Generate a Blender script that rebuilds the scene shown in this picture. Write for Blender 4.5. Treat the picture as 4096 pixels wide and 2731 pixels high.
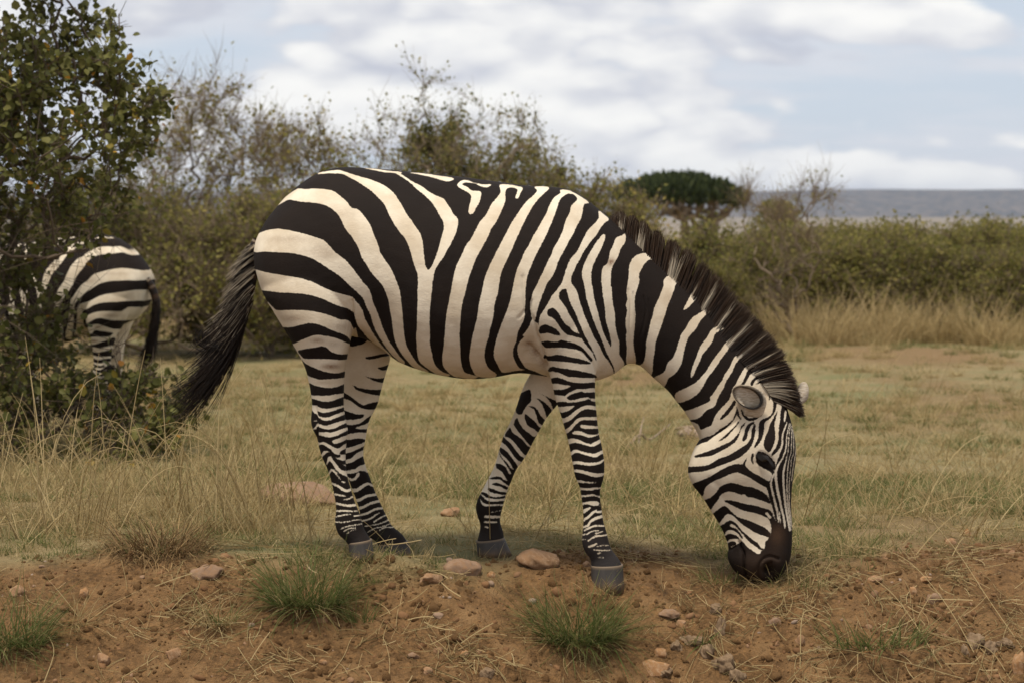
import bpy, math, random
import numpy as np
from mathutils import Vector

# ---------------------------------------------------------------- camera, world, sun, exposure
for o in list(bpy.data.objects): bpy.data.objects.remove(o)
SC = bpy.context.scene
COL = SC.collection
RNG = np.random.default_rng(7)
random.seed(7)

FPX, HOR, CAMZ = 2480.0, 206.0, 1.2
PITCH = math.atan((341.0 - HOR) / FPX)
cd = bpy.data.cameras.new('camera')
cd.sensor_width = 36.0
cd.lens = 36.0 * FPX / 1024.0
cd.clip_start = 0.05
cd.clip_end = 60000.0
cd.dof.use_dof = True
cd.dof.focus_distance = 7.9
cd.dof.aperture_fstop = 6.3
cam = bpy.data.objects.new('camera', cd)
cam.location = (0, 0, CAMZ)
cam.rotation_euler = (math.pi / 2 - PITCH, 0, 0)
COL.objects.link(cam)
SC.camera = cam

SUN_EL, SUN_AZ = 70.0, 205.0      # azimuth: compass-like, 0 = +Y, 90 = +X
w = bpy.data.worlds.new('World'); SC.world = w; w.use_nodes = True
w.cycles.sampling_method = 'MANUAL'; w.cycles.sample_map_resolution = 256
nt = w.node_tree; nt.nodes.clear()
N = nt.nodes.new; LK = nt.links.new
out = N('ShaderNodeOutputWorld'); bg = N('ShaderNodeBackground'); bg.inputs[1].default_value = 0.1
LK(bg.outputs[0], out.inputs[0])
sky = N('ShaderNodeTexSky'); sky.sky_type = 'NISHITA'; sky.sun_disc = False
sky.sun_elevation = math.radians(SUN_EL); sky.sun_rotation = math.radians(SUN_AZ)
sky.air_density = 1.0; sky.dust_density = 2.0; sky.ozone_density = 1.0; sky.altitude = 1500
tc = N('ShaderNodeTexCoord')

def wmap(loc, scale):
    m = N('ShaderNodeMapping'); m.inputs['Location'].default_value = loc; m.inputs['Scale'].default_value = scale
    LK(tc.outputs['Generated'], m.inputs['Vector']); return m.outputs[0]

def wnoise(vec, scale, detail, rough, dist=0.0):
    n = N('ShaderNodeTexNoise'); n.inputs['Scale'].default_value = scale; n.inputs['Detail'].default_value = detail
    n.inputs['Roughness'].default_value = rough; n.inputs['Distortion'].default_value = dist
    LK(vec, n.inputs['Vector']); return n.outputs[0]

def wmath(op, a, b=None, c=None, clamp=False):
    m = N('ShaderNodeMath'); m.operation = op; m.use_clamp = clamp
    for i, x in enumerate((a, b, c)):
        if x is None: continue
        if isinstance(x, (int, float)): m.inputs[i].default_value = x
        else: LK(x, m.inputs[i])
    return m.outputs[0]

def wmix(f, a, b):
    m = N('ShaderNodeMix'); m.data_type = 'RGBA'
    for s, x in ((m.inputs[0], f), (m.inputs[6], a), (m.inputs[7], b)):
        if isinstance(x, (int, float)): s.default_value = x
        elif isinstance(x, tuple): s.default_value = (*x, 1)
        else: LK(x, s)
    return m.outputs[2]

def wramp(x, lo, hi):
    m = N('ShaderNodeMapRange'); m.interpolation_type = 'SMOOTHSTEP'
    LK(x, m.inputs[0]); m.inputs[1].default_value = lo; m.inputs[2].default_value = hi
    return m.outputs[0]

# cumulus: puffy density from noise and billows; lit where density falls off upwards, grey towards the flat bases
def wbillow(vec, scale):
    return wmath('MULTIPLY', wmath('ABSOLUTE', wmath('SUBTRACT', wnoise(vec, scale, 2.5, 0.5), 0.5)), 2.2)
CS = (1.0, 1.0, 2.3)
def puff(dz):
    v = wmap((3.1 - dz * .2, 1.72, 0.60 + dz), CS)
    return wmath('ADD', wmath('MULTIPLY', wnoise(v, 6.5, 6, 0.52), 0.82), wmath('MULTIPLY', wbillow(v, 14.0), 0.28))
n_a, n_b, n_c = puff(0.0), puff(0.018), puff(0.075)
n_str = wnoise(wmap((9.2, 4.7, 2.0), (1.0, 1.0, 7.0)), 5.0, 6, 0.6)
cover = wramp(wmath('ADD', n_a, wmath('MULTIPLY', n_str, 0.25)), 0.535, 0.598)
veil = wmath('MULTIPLY', wramp(n_str, 0.36, 0.58), 0.85)
relief = wmath('ADD', wmath('MULTIPLY', wramp(wmath('SUBTRACT', n_a, n_b), -0.08, 0.10), 0.35), wmath('MULTIPLY', wramp(wmath('SUBTRACT', n_a, n_c), -0.13, 0.12), 0.65))
cloudc = wmix(relief, (4.7, 4.95, 5.75), (8.6, 8.55, 8.35))
skyc = wmix(0.85, sky.outputs[0], (5.4, 6.0, 6.9))
skyc = wmix(veil, skyc, (6.3, 6.5, 7.0))
LK(wmix(cover, skyc, cloudc), bg.inputs[0])

sl = bpy.data.lights.new('sun', 'SUN'); sl.energy = 3.4; sl.angle = math.radians(12); sl.color = (1.0, 0.92, 0.80)
so = bpy.data.objects.new('sun', sl); COL.objects.link(so)
_el, _az = math.radians(SUN_EL), math.radians(SUN_AZ)
sdir = Vector((math.sin(_az) * math.cos(_el), math.cos(_az) * math.cos(_el), math.sin(_el)))
so.rotation_euler = sdir.to_track_quat('Z', 'Y').to_euler(); so.location = (0, 0, 30)

SC.view_settings.view_transform = 'Standard'
SC.view_settings.look = 'None'
SC.view_settings.exposure = 0.22
SC.view_settings.gamma = 1.0
SC.view_settings.use_curve_mapping = False

SC.cycles.max_bounces = 5; SC.cycles.diffuse_bounces = 3; SC.cycles.glossy_bounces = 2; SC.cycles.transmission_bounces = 3; SC.cycles.transparent_max_bounces = 6; SC.cycles.volume_bounces = 0

# ---------------------------------------------------------------- helpers
_cp, _sp = math.cos(PITCH), math.sin(PITCH)
def unproj(sx, sy, Y):
    """photo pixel (4096 wide) on the plane at world depth Y -> world point"""
    x = (np.asarray(sx, float) / 4.0 - 512.0) / FPX
    y = (341.0 - np.asarray(sy, float) / 4.0) / FPX
    t = np.asarray(Y, float) / (_cp + y * _sp)
    return np.stack([x * t, np.asarray(Y, float) + 0 * t, CAMZ + t * (-_sp + y * _cp)], -1)

def proj(P):
    X, Y, Z = P[..., 0], P[..., 1], P[..., 2] - CAMZ
    d = Y * _cp - Z * _sp
    u = Y * _sp + Z * _cp
    return np.stack([(512 + FPX * X / d) * 4, (341 - FPX * u / d) * 4], -1)

def sstep(a, b, x):
    t = np.clip((x - a) / (b - a), 0, 1); return t * t * (3 - 2 * t)

def vnoise(x, y, seed=0):
    xi = np.floor(x).astype(np.int64); yi = np.floor(y).astype(np.int64)
    fx = x - xi; fy = y - yi
    fx = fx * fx * (3 - 2 * fx); fy = fy * fy * (3 - 2 * fy)
    def h(a, b):
        n = (a * 374761393 + b * 668265263 + seed * 974634731) & 0x7fffffff
        n = ((n ^ (n >> 13)) * 1274126177) & 0x7fffffff
        n = n ^ (n >> 16)
        return (n & 0xffff) / 65535.0
    return (h(xi, yi) * (1 - fx) + h(xi + 1, yi) * fx) * (1 - fy) + (h(xi, yi + 1) * (1 - fx) + h(xi + 1, yi + 1) * fx) * fy

def fbm(x, y, octv=4, seed=0, gain=0.5):
    s = 0; a = 1.0; t = 0
    for i in range(octv):
        s = s + a * vnoise(x * 2 ** i + 17.3 * i, y * 2 ** i - 9.1 * i, seed + i); t += a; a *= gain
    return s / t - 0.5

def tag(o, label=None, cat=None, group=None, kind=None):
    if label: o['label'] = label
    if cat: o['category'] = cat
    if group: o['group'] = group
    if kind: o['kind'] = kind
    return o

def empty(name, loc):
    o = bpy.data.objects.new(name, None); o.empty_display_size = 0.1; COL.objects.link(o); o.location = loc
    return o

def mk_mesh(name, V, F, attrs=None, smooth=True, mats=None):
    """V (n,3); F list of int arrays (m,k)"""
    me = bpy.data.meshes.new(name)
    V = np.asarray(V, np.float32)
    F = [np.asarray(f, np.int32) for f in F if len(f)]
    me.vertices.add(len(V)); me.vertices.foreach_set('co', V.ravel())
    nl = sum(f.size for f in F); npz = sum(len(f) for f in F)
    me.loops.add(nl); me.polygons.add(npz)
    me.loops.foreach_set('vertex_index', np.concatenate([f.ravel() for f in F]))
    tot = np.concatenate([np.full(len(f), f.shape[1], np.int32) for f in F])
    st = np.concatenate([[0], np.cumsum(tot)[:-1]]).astype(np.int32)
    me.polygons.foreach_set('loop_start', st)
    me.update(calc_edges=True)
    me.polygons.foreach_set('use_smooth', np.full(npz, smooth))
    for k, a in (attrs or {}).items():
        at = me.attributes.new(k, 'FLOAT', 'POINT'); at.data.foreach_set('value', np.asarray(a, np.float32))
    for m in (mats or []): me.materials.append(m)
    me.validate()
    return me

def mk_obj(name, me, parent=None, loc=None):
    o = bpy.data.objects.new(name, me); COL.objects.link(o)
    if parent is not None: o.parent = parent
    if loc is not None: o.location = loc
    return o

class MB:
    def __init__(s): s.V = []; s.F = []; s.A = {}; s.n = 0
    def add(s, V, F, **attrs):
        V = np.asarray(V, float).reshape(-1, 3)
        for f in (F if isinstance(F, list) else [F]): s.F.append(np.asarray(f, np.int64) + s.n)
        for k, a in attrs.items():
            s.A.setdefault(k, []).append(np.broadcast_to(np.asarray(a, float), (len(V),)))
        s.V.append(V); s.n += len(V)
    def mesh(s, name, mat, smooth=True, off=None):
        V = np.concatenate(s.V)
        if off is not None: V = V - np.asarray(off)
        by = {}
        for f in s.F: by.setdefault(f.shape[1], []).append(f)
        return mk_mesh(name, V, [np.concatenate(v) for v in by.values()], {k: np.concatenate(a) for k, a in s.A.items()}, smooth, [mat])
    def obj(s, name, mat, parent=None, smooth=True):
        off = parent.location if parent is not None else None
        return mk_obj(name, s.mesh(name, mat, smooth, off), parent)

def nrm(v): return v / np.maximum(np.linalg.norm(v, axis=-1, keepdims=True), 1e-9)

def tubes(P, R, sides=3):
    """P (n,k,3) polylines, R (n,k) radii -> V, F"""
    P = np.asarray(P, float); R = np.asarray(R, float)
    n, k, _ = P.shape
    T = np.gradient(P, axis=1); T = nrm(T)
    ref = np.where(np.abs(T[..., 2:3]) > 0.9, np.array([1.0, 0, 0]), np.array([0, 0, 1.0]))
    A = nrm(np.cross(T, ref)); B = np.cross(T, A)
    th = np.arange(sides) / sides * 2 * math.pi
    V = P[:, :, None] + R[:, :, None, None] * (A[:, :, None] * np.cos(th)[None, None, :, None] + B[:, :, None] * np.sin(th)[None, None, :, None])
    idx = np.arange(n * k * sides).reshape(n, k, sides)
    a = idx[:, :-1]; b = idx[:, 1:]
    F = np.stack([a, np.roll(a, -1, 2), np.roll(b, -1, 2), b], -1).reshape(-1, 4)
    return V.reshape(-1, 3), F

def ribbons(P, W, side):
    """flat blades: P (n,k,3), W (n,k) half widths, side (n,3)"""
    n, k, _ = P.shape
    S = side[:, None] * W[..., None]
    V = np.stack([P - S, P + S], 2)
    idx = np.arange(n * k * 2).reshape(n, k, 2)
    F = np.stack([idx[:, :-1, 0], idx[:, :-1, 1], idx[:, 1:, 1], idx[:, 1:, 0]], -1).reshape(-1, 4)
    return V.reshape(-1, 3), F

def leaves(C, D, Nn, L, Wd):
    """six-point folded leaves: C stalk point, D along, Nn normal, L length, Wd half width"""
    C = np.asarray(C); n = len(C)
    D = nrm(D); S = nrm(np.cross(D, Nn)); Nn = np.cross(S, D)
    L = L[:, None]; Wd = Wd[:, None]
    V = np.stack([C, C + D * L * .33 + S * Wd * .95 + Nn * Wd * .22, C + D * L * .72 + S * Wd * .8 + Nn * Wd * .2,
                  C + D * L - Nn * L * .08, C + D * L * .72 - S * Wd * .8 + Nn * Wd * .2, C + D * L * .33 - S * Wd * .95 + Nn * Wd * .22], 1)
    i = np.arange(n)[:, None] * 6
    F = np.concatenate([i + np.array([[0, 1, 2, 3]]), i + np.array([[0, 3, 4, 5]])])
    return V.reshape(-1, 3), F

def rdir(n, r=RNG):
    return nrm(r.normal(size=(n, 3)))

# ---------------------------------------------------------------- materials
class MT:
    def __init__(s, name, rough=0.8, spec=0.3):
        s.m = bpy.data.materials.new(name); s.m.use_nodes = True
        s.nt = s.m.node_tree; s.b = s.nt.nodes['Principled BSDF']
        s.b.inputs['Roughness'].default_value = rough; s.b.inputs['Specular IOR Level'].default_value = spec
    def n(s, t): return s.nt.nodes.new(t)
    def l(s, a, b): s.nt.links.new(a, b)
    def attr(s, name):
        a = s.n('ShaderNodeAttribute'); a.attribute_name = name; return a.outputs['Fac']
    def pos(s, scale=(1, 1, 1), obj=True):
        t = s.n('ShaderNodeTexCoord'); m = s.n('ShaderNodeMapping'); m.inputs['Scale'].default_value = scale
        s.l(t.outputs['Object'], m.inputs['Vector']); return m.outputs[0]
    def noise(s, vec, scale, detail=4, rough=0.55, col=False):
        n = s.n('ShaderNodeTexNoise'); n.inputs['Scale'].default_value = scale; n.inputs['Detail'].default_value = detail
        n.inputs['Roughness'].default_value = rough
        s.l(vec, n.inputs['Vector']); return n.outputs[1 if col else 0]
    def math(s, op, a, b=None, clamp=False):
        m = s.n('ShaderNodeMath'); m.operation = op; m.use_clamp = clamp
        for i, x in enumerate((a, b)):
            if x is None: continue
            if isinstance(x, (int, float)): m.inputs[i].default_value = x
            else: s.l(x, m.inputs[i])
        return m.outputs[0]
    def ramp(s, x, lo, hi, a=0.0, b=1.0):
        m = s.n('ShaderNodeMapRange'); m.interpolation_type = 'SMOOTHSTEP'
        s.l(x, m.inputs[0]); m.inputs[1].default_value = lo; m.inputs[2].default_value = hi
        m.inputs[3].default_value = a; m.inputs[4].default_value = b; return m.outputs[0]
    def mix(s, f, a, b, mode='MIX'):
        m = s.n('ShaderNodeMix'); m.data_type = 'RGBA'; m.blend_type = mode
        for k, x in ((m.inputs[0], f), (m.inputs[6], a), (m.inputs[7], b)):
            if isinstance(x, (int, float)): k.default_value = x
            elif isinstance(x, tuple): k.default_value = (*x, 1)
            else: s.l(x, k)
        return m.outputs[2]
    def cr(s, x, stops):
        r = s.n('ShaderNodeValToRGB'); s.l(x, r.inputs[0]); e = r.color_ramp.elements
        while len(e) < len(stops): e.new(0.5)
        for k, (p, c) in zip(e, stops): k.position = p; k.color = (*c, 1)
        return r.outputs[0]
    def col(s, c):
        if isinstance(c, tuple): s.b.inputs['Base Color'].default_value = (*c, 1)
        else: s.l(c, s.b.inputs['Base Color'])
    def bump(s, h, strength, dist=0.01):
        b = s.n('ShaderNodeBump'); b.inputs['Strength'].default_value = strength; b.inputs['Distance'].default_value = dist
        s.l(h, b.inputs['Height']); s.l(b.outputs[0], s.b.inputs['Normal'])

def leaf_mat(name, stops, trans=0.25, rough=0.55):
    """colour from the per-leaf 'tint' attribute, with some light passing through"""
    t = MT(name, rough, 0.10)
    c = t.cr(t.attr('tint'), stops); t.col(c)
    tr = t.n('ShaderNodeBsdfTranslucent'); t.l(c, tr.inputs[0])
    mx = t.n('ShaderNodeMixShader'); mx.inputs[0].default_value = trans
    t.l(t.b.outputs[0], mx.inputs[1]); t.l(tr.outputs[0], mx.inputs[2])
    t.l(mx.outputs[0], t.nt.nodes['Material Output'].inputs[0])
    return t.m

def bark_mat(name, a, b):
    t = MT(name, 0.9, 0.2); t.col(t.mix(t.noise(t.pos(), 25, 4), a, b)); return t.m
# ---------------------------------------------------------------- ground
def gz(x, y, fine=True):
    """terrain height"""
    x = np.asarray(x, float); y = np.asarray(y, float)
    ys = 7.82 + 0.24 * sstep(-.25, .35, x) + 0.10 * sstep(.9, 1.7, x) + 0.06 * fbm(x * 1.3, y * 0 + 3.3, 3, 21)
    crown = 0.062 - 0.04 * sstep(.0, .8, x)
    d = ys - y
    slope = np.where(d > -.15, 0.5 * (np.sqrt(np.maximum(d + .15, 0) ** 2 + .012) - .11), 0)
    slope = np.minimum(slope, 1.05 + 0.02 * slope)
    z = crown - slope
    z = z - 0.36 * sstep(8.5, 17, y) - 7.0 * sstep(42, 320, y) - 26.0 * sstep(300, 3500, y)
    z = z + 0.16 * fbm(x * .35, y * .35, 4, 2) * sstep(9, 14, y) + 0.02 * fbm(x * 2.2, y * 2.2, 3, 9) * sstep(12000, 50, y)
    nearm = sstep(11, 8.6, y)
    dirt = sstep(.15, -.12, y - ys - .1)
    lump = 0.075 * fbm(x * 3.6, y * 3.6, 4, 31) + 0.030 * np.abs(fbm(x * 15, y * 15, 3, 41)) * dirt + 0.016 * fbm(x * 36, y * 36, 2, 51) * dirt
    z = z + lump * nearm * (0.35 + .65 * dirt)
    for x0, y0, c in ((-.477, 7.86, .037), (-.386, 8.137, -.018), (.306, 7.862, .066), (-.056, 8.13, -.008), (.813, 8.0, .022)):   # trodden earth under the hooves
        z = z + c * np.exp(-((x - x0) ** 2 + (y - y0) ** 2) / (2 * .12 ** 2))
    return z

def dirt_amount(x, y):
    yc = 7.92 + 0.45 * sstep(-.05, .3, x) * (1 - .35 * sstep(.5, .8, x)) + 0.55 * sstep(.95, 1.5, x)
    return sstep(.16, -.16, y - yc + 0.55 * fbm(x * 2.0, y * 2.0, 4, 71))

def axis(a, b, step, grow, lim0, lim1):
    c = list(np.arange(a, b, step)); s = step; v = c[-1]
    while v < lim1: s *= grow; v += s; c.append(v)
    s = step; v = c[0]; pre = []
    while v > lim0: s *= grow; v -= s; pre.append(v)
    return np.array(pre[::-1] + c)
gx = axis(-2.2, 2.3, .0125, 1.16, -9000, 9000); gy = axis(6.6, 9.4, .0125, 1.045, -6, 14000)
GXm, GYm = np.meshgrid(gx, gy)
GZm = gz(GXm, GYm)
gi = np.arange(GXm.size).reshape(GXm.shape)
gF = np.stack([gi[:-1, :-1], gi[:-1, 1:], gi[1:, 1:], gi[1:, :-1]], -1).reshape(-1, 4)
t = MT('savanna_ground', 0.95, 0.15)
pp = t.pos()
n1 = t.noise(pp, 1.3, 5); n2 = t.noise(pp, 9, 5, .65); n3 = t.noise(pp, 60, 4, .7); n4 = t.noise(t.pos((1, .35, 1)), 0.35, 4)
soil = t.cr(n2, [(0.30, (0.078, 0.043, 0.018)), (0.48, (0.165, 0.092, 0.039)), (0.70, (0.265, 0.158, 0.072))])
soil = t.mix(t.ramp(n3, .45, .75), soil, (0.26, 0.140, 0.056))
soil = t.mix(t.ramp(n3, .46, .25, 0, .75), soil, (0.062, 0.032, 0.013))
turf = t.cr(n2, [(0.2, (0.14, 0.108, 0.046)), (0.5, (0.28, 0.220, 0.110)), (0.8, (0.35, 0.270, 0.140))])
turf = t.mix(t.ramp(n1, .4, .65, 0, .7), turf, (0.165, 0.172, 0.072))
turf = t.mix(t.ramp(n4, .48, .62, 0, .75), turf, (0.225, 0.135, 0.066))
turf = t.mix(t.ramp(n3, .4, .2, 0, .7), turf, (0.10, 0.075, 0.034))
plain = t.mix(t.noise(t.pos((1, .2, 1)), .004, 3), (0.24, 0.18, 0.12), (0.15, 0.125, 0.08))
turf = t.mix(t.attr('far'), turf, plain)
t.col(t.mix(t.attr('dirt'), turf, soil))
t.bump(t.math('ADD', n3, t.math('MULTIPLY', n2, 0.8)), 0.9, 0.03)
ground = mk_obj('ground', mk_mesh('ground', np.stack([GXm, GYm, GZm], -1).reshape(-1, 3), [gF],
    dict(dirt=dirt_amount(GXm, GYm).ravel(), far=sstep(150, 900, GYm).ravel()), True, [t.m]))
tag(ground, 'dry grassland with a bare red earth bank in front', kind='structure')

# far hills
hx = np.linspace(-9000, 9000, 260); hy = np.linspace(0, 1, 26)
HX, HT = np.meshgrid(hx, hy)
HY = 7600 + 4200 * HT
prof = 50 + 8 * sstep(-500, 2200, HX) + 9 * fbm(HX / 500, HT * 0 + 1.5, 5, 5)
HZ = -36 + (prof + 36) * np.minimum(1, HT * 5.5) ** .8 + 10 * fbm(HX / 260, HT * 9, 4, 8) * (HT < .25) - 30 * sstep(.3, 1, HT)
hi_ = np.arange(HX.size).reshape(HX.shape)
t = MT('far_hill_scrub', 0.95, 0.1)
hnz = t.noise(t.pos((1, .5, 5)), .035, 6, .75); hn2 = t.noise(t.pos((1, 1, 3)), .003, 3)
t.col(t.mix(t.ramp(hnz, .42, .58), (0.014, 0.016, 0.014), t.mix(hn2, (0.085, 0.068, 0.052), (0.15, 0.11, 0.08))))
hills = mk_obj('hills', mk_mesh('hills', np.stack([HX, HY, HZ], -1).reshape(-1, 3), [np.stack([hi_[:-1, :-1], hi_[:-1, 1:], hi_[1:, 1:], hi_[1:, :-1]], -1).reshape(-1, 4)], None, True, [t.m]))
tag(hills, 'long low scrub-covered ridge on the horizon', kind='structure')
# ---------------------------------------------------------------- zebra: coat pattern
# outlines are noted in enlarged details of the photograph: detail letter, then x y pairs (2.94 per photo pixel)
CR = dict(A=(1000, 640), B=(1700, 640), C=(1000, 1100), D=(1700, 1100), E=(2400, 800), F=(2500, 1300), G=(2500, 1800),
          H=(1100, 1550), I=(1100, 1850), J=(1850, 1400), K=(1850, 1850), L=(600, 950), M=(600, 1300))
def pts(s, k=2):
    o = (0, 0); out_ = []; cur = []
    for tkn in s.split():
        if tkn.isalpha(): o = CR[tkn]; continue
        cur.append(float(tkn))
        if len(cur) == k:
            out_.append([o[0] + cur[0] / 2.94, o[1] + cur[1] / 2.94] + [c / 2.94 for c in cur[2:]]); cur = []
    return np.array(out_)

def smooth_poly(P, m=3, closed=True):
    n = len(P)
    if closed: p0, p1, p2, p3 = np.roll(P, 1, 0), P, np.roll(P, -1, 0), np.roll(P, -2, 0)
    else:
        Q = np.vstack([2 * P[0] - P[1], P, 2 * P[-1] - P[-2]]); p0, p1, p2, p3 = Q[:-3], Q[1:-2], Q[2:-1], Q[3:]
    res = []
    for i in range(m):
        t = i / m
        res.append(0.5 * (2 * p1 + (p2 - p0) * t + (2 * p0 - 5 * p1 + 4 * p2 - p3) * t * t + (3 * p1 - p0 - 3 * p2 + p3) * t ** 3))
    R = np.stack(res, 1).reshape(-1, P.shape[1])
    return R if closed else np.vstack([R, P[-1:]])

GX0, GY0, GS = 980, 640, 2.0
GW, GH = 1140, 900
CLAMP = 24.0
class Layer:
    def __init__(s, v): s.d = np.full((GH, GW), v * CLAMP)
    def _box(s, P, m):
        x0 = max(int((P[:, 0].min() - m - GX0) / GS), 0); x1 = min(int((P[:, 0].max() + m - GX0) / GS) + 2, GW)
        y0 = max(int((P[:, 1].min() - m - GY0) / GS), 0); y1 = min(int((P[:, 1].max() + m - GY0) / GS) + 2, GH)
        return x0, x1, y0, y1
    def _apply(s, box, sd, black):
        x0, x1, y0, y1 = box; v = s.d[y0:y1, x0:x1]
        s.d[y0:y1, x0:x1] = np.minimum(v, sd) if black else np.maximum(v, -sd)
    def poly(s, P, black):
        P = smooth_poly(P); box = x0, x1, y0, y1 = s._box(P, CLAMP + 2)
        if x1 <= x0 or y1 <= y0: return
        gx = GX0 + GS * np.arange(x0, x1); gy = GY0 + GS * np.arange(y0, y1)
        X, Y = np.meshgrid(gx, gy)
        d2 = np.full(X.shape, 1e9); ins = np.zeros(X.shape, bool)
        for (ax, ay), (bx, by) in zip(P, np.roll(P, -1, 0)):
            dx, dy = bx - ax, by - ay; q = dx * dx + dy * dy + 1e-9
            t = np.clip(((X - ax) * dx + (Y - ay) * dy) / q, 0, 1)
            d2 = np.minimum(d2, (X - ax - t * dx) ** 2 + (Y - ay - t * dy) ** 2)
            if ay != by:
                c = ((ay > Y) != (by > Y)) & (X < (bx - ax) * (Y - ay) / (by - ay) + ax); ins ^= c
        d = np.sqrt(d2); s._apply(box, np.where(ins, -d, d), black)
    def stroke(s, Q, black):
        Q = smooth_poly(Q, 3, False) if len(Q) > 2 else Q
        box = x0, x1, y0, y1 = s._box(Q, CLAMP + 12)
        X, Y = np.meshgrid(GX0 + GS * np.arange(x0, x1), GY0 + GS * np.arange(y0, y1))
        sd = np.full(X.shape, 1e9)
        for (ax, ay, aw), (bx, by, bw) in zip(Q[:-1], Q[1:]):
            dx, dy = bx - ax, by - ay; q = dx * dx + dy * dy + 1e-9
            t = np.clip(((X - ax) * dx + (Y - ay) * dy) / q, 0, 1)
            sd = np.minimum(sd, np.hypot(X - ax - t * dx, Y - ay - t * dy) - (aw + t * (bw - aw)))
        s._apply(box, sd, black)
    def ops(s, txt):
        for line in txt.strip().splitlines():
            k, rest = line.strip().split(None, 1)
            if k in ('w', 'k'): s.poly(pts(rest), k == 'k')
            else: s.stroke(pts(rest, 3), k == 'sk')
    def at(s, uv):
        x = np.clip((uv[:, 0] - GX0) / GS, 0, GW - 1.001); y = np.clip((uv[:, 1] - GY0) / GS, 0, GH - 1.001)
        xi = x.astype(int); yi = y.astype(int); fx = x - xi; fy = y - yi; d = s.d
        return (d[yi, xi] * (1 - fx) + d[yi, xi + 1] * fx) * (1 - fy) + (d[yi + 1, xi] * (1 - fx) + d[yi + 1, xi + 1] * fx) * fy

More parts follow.
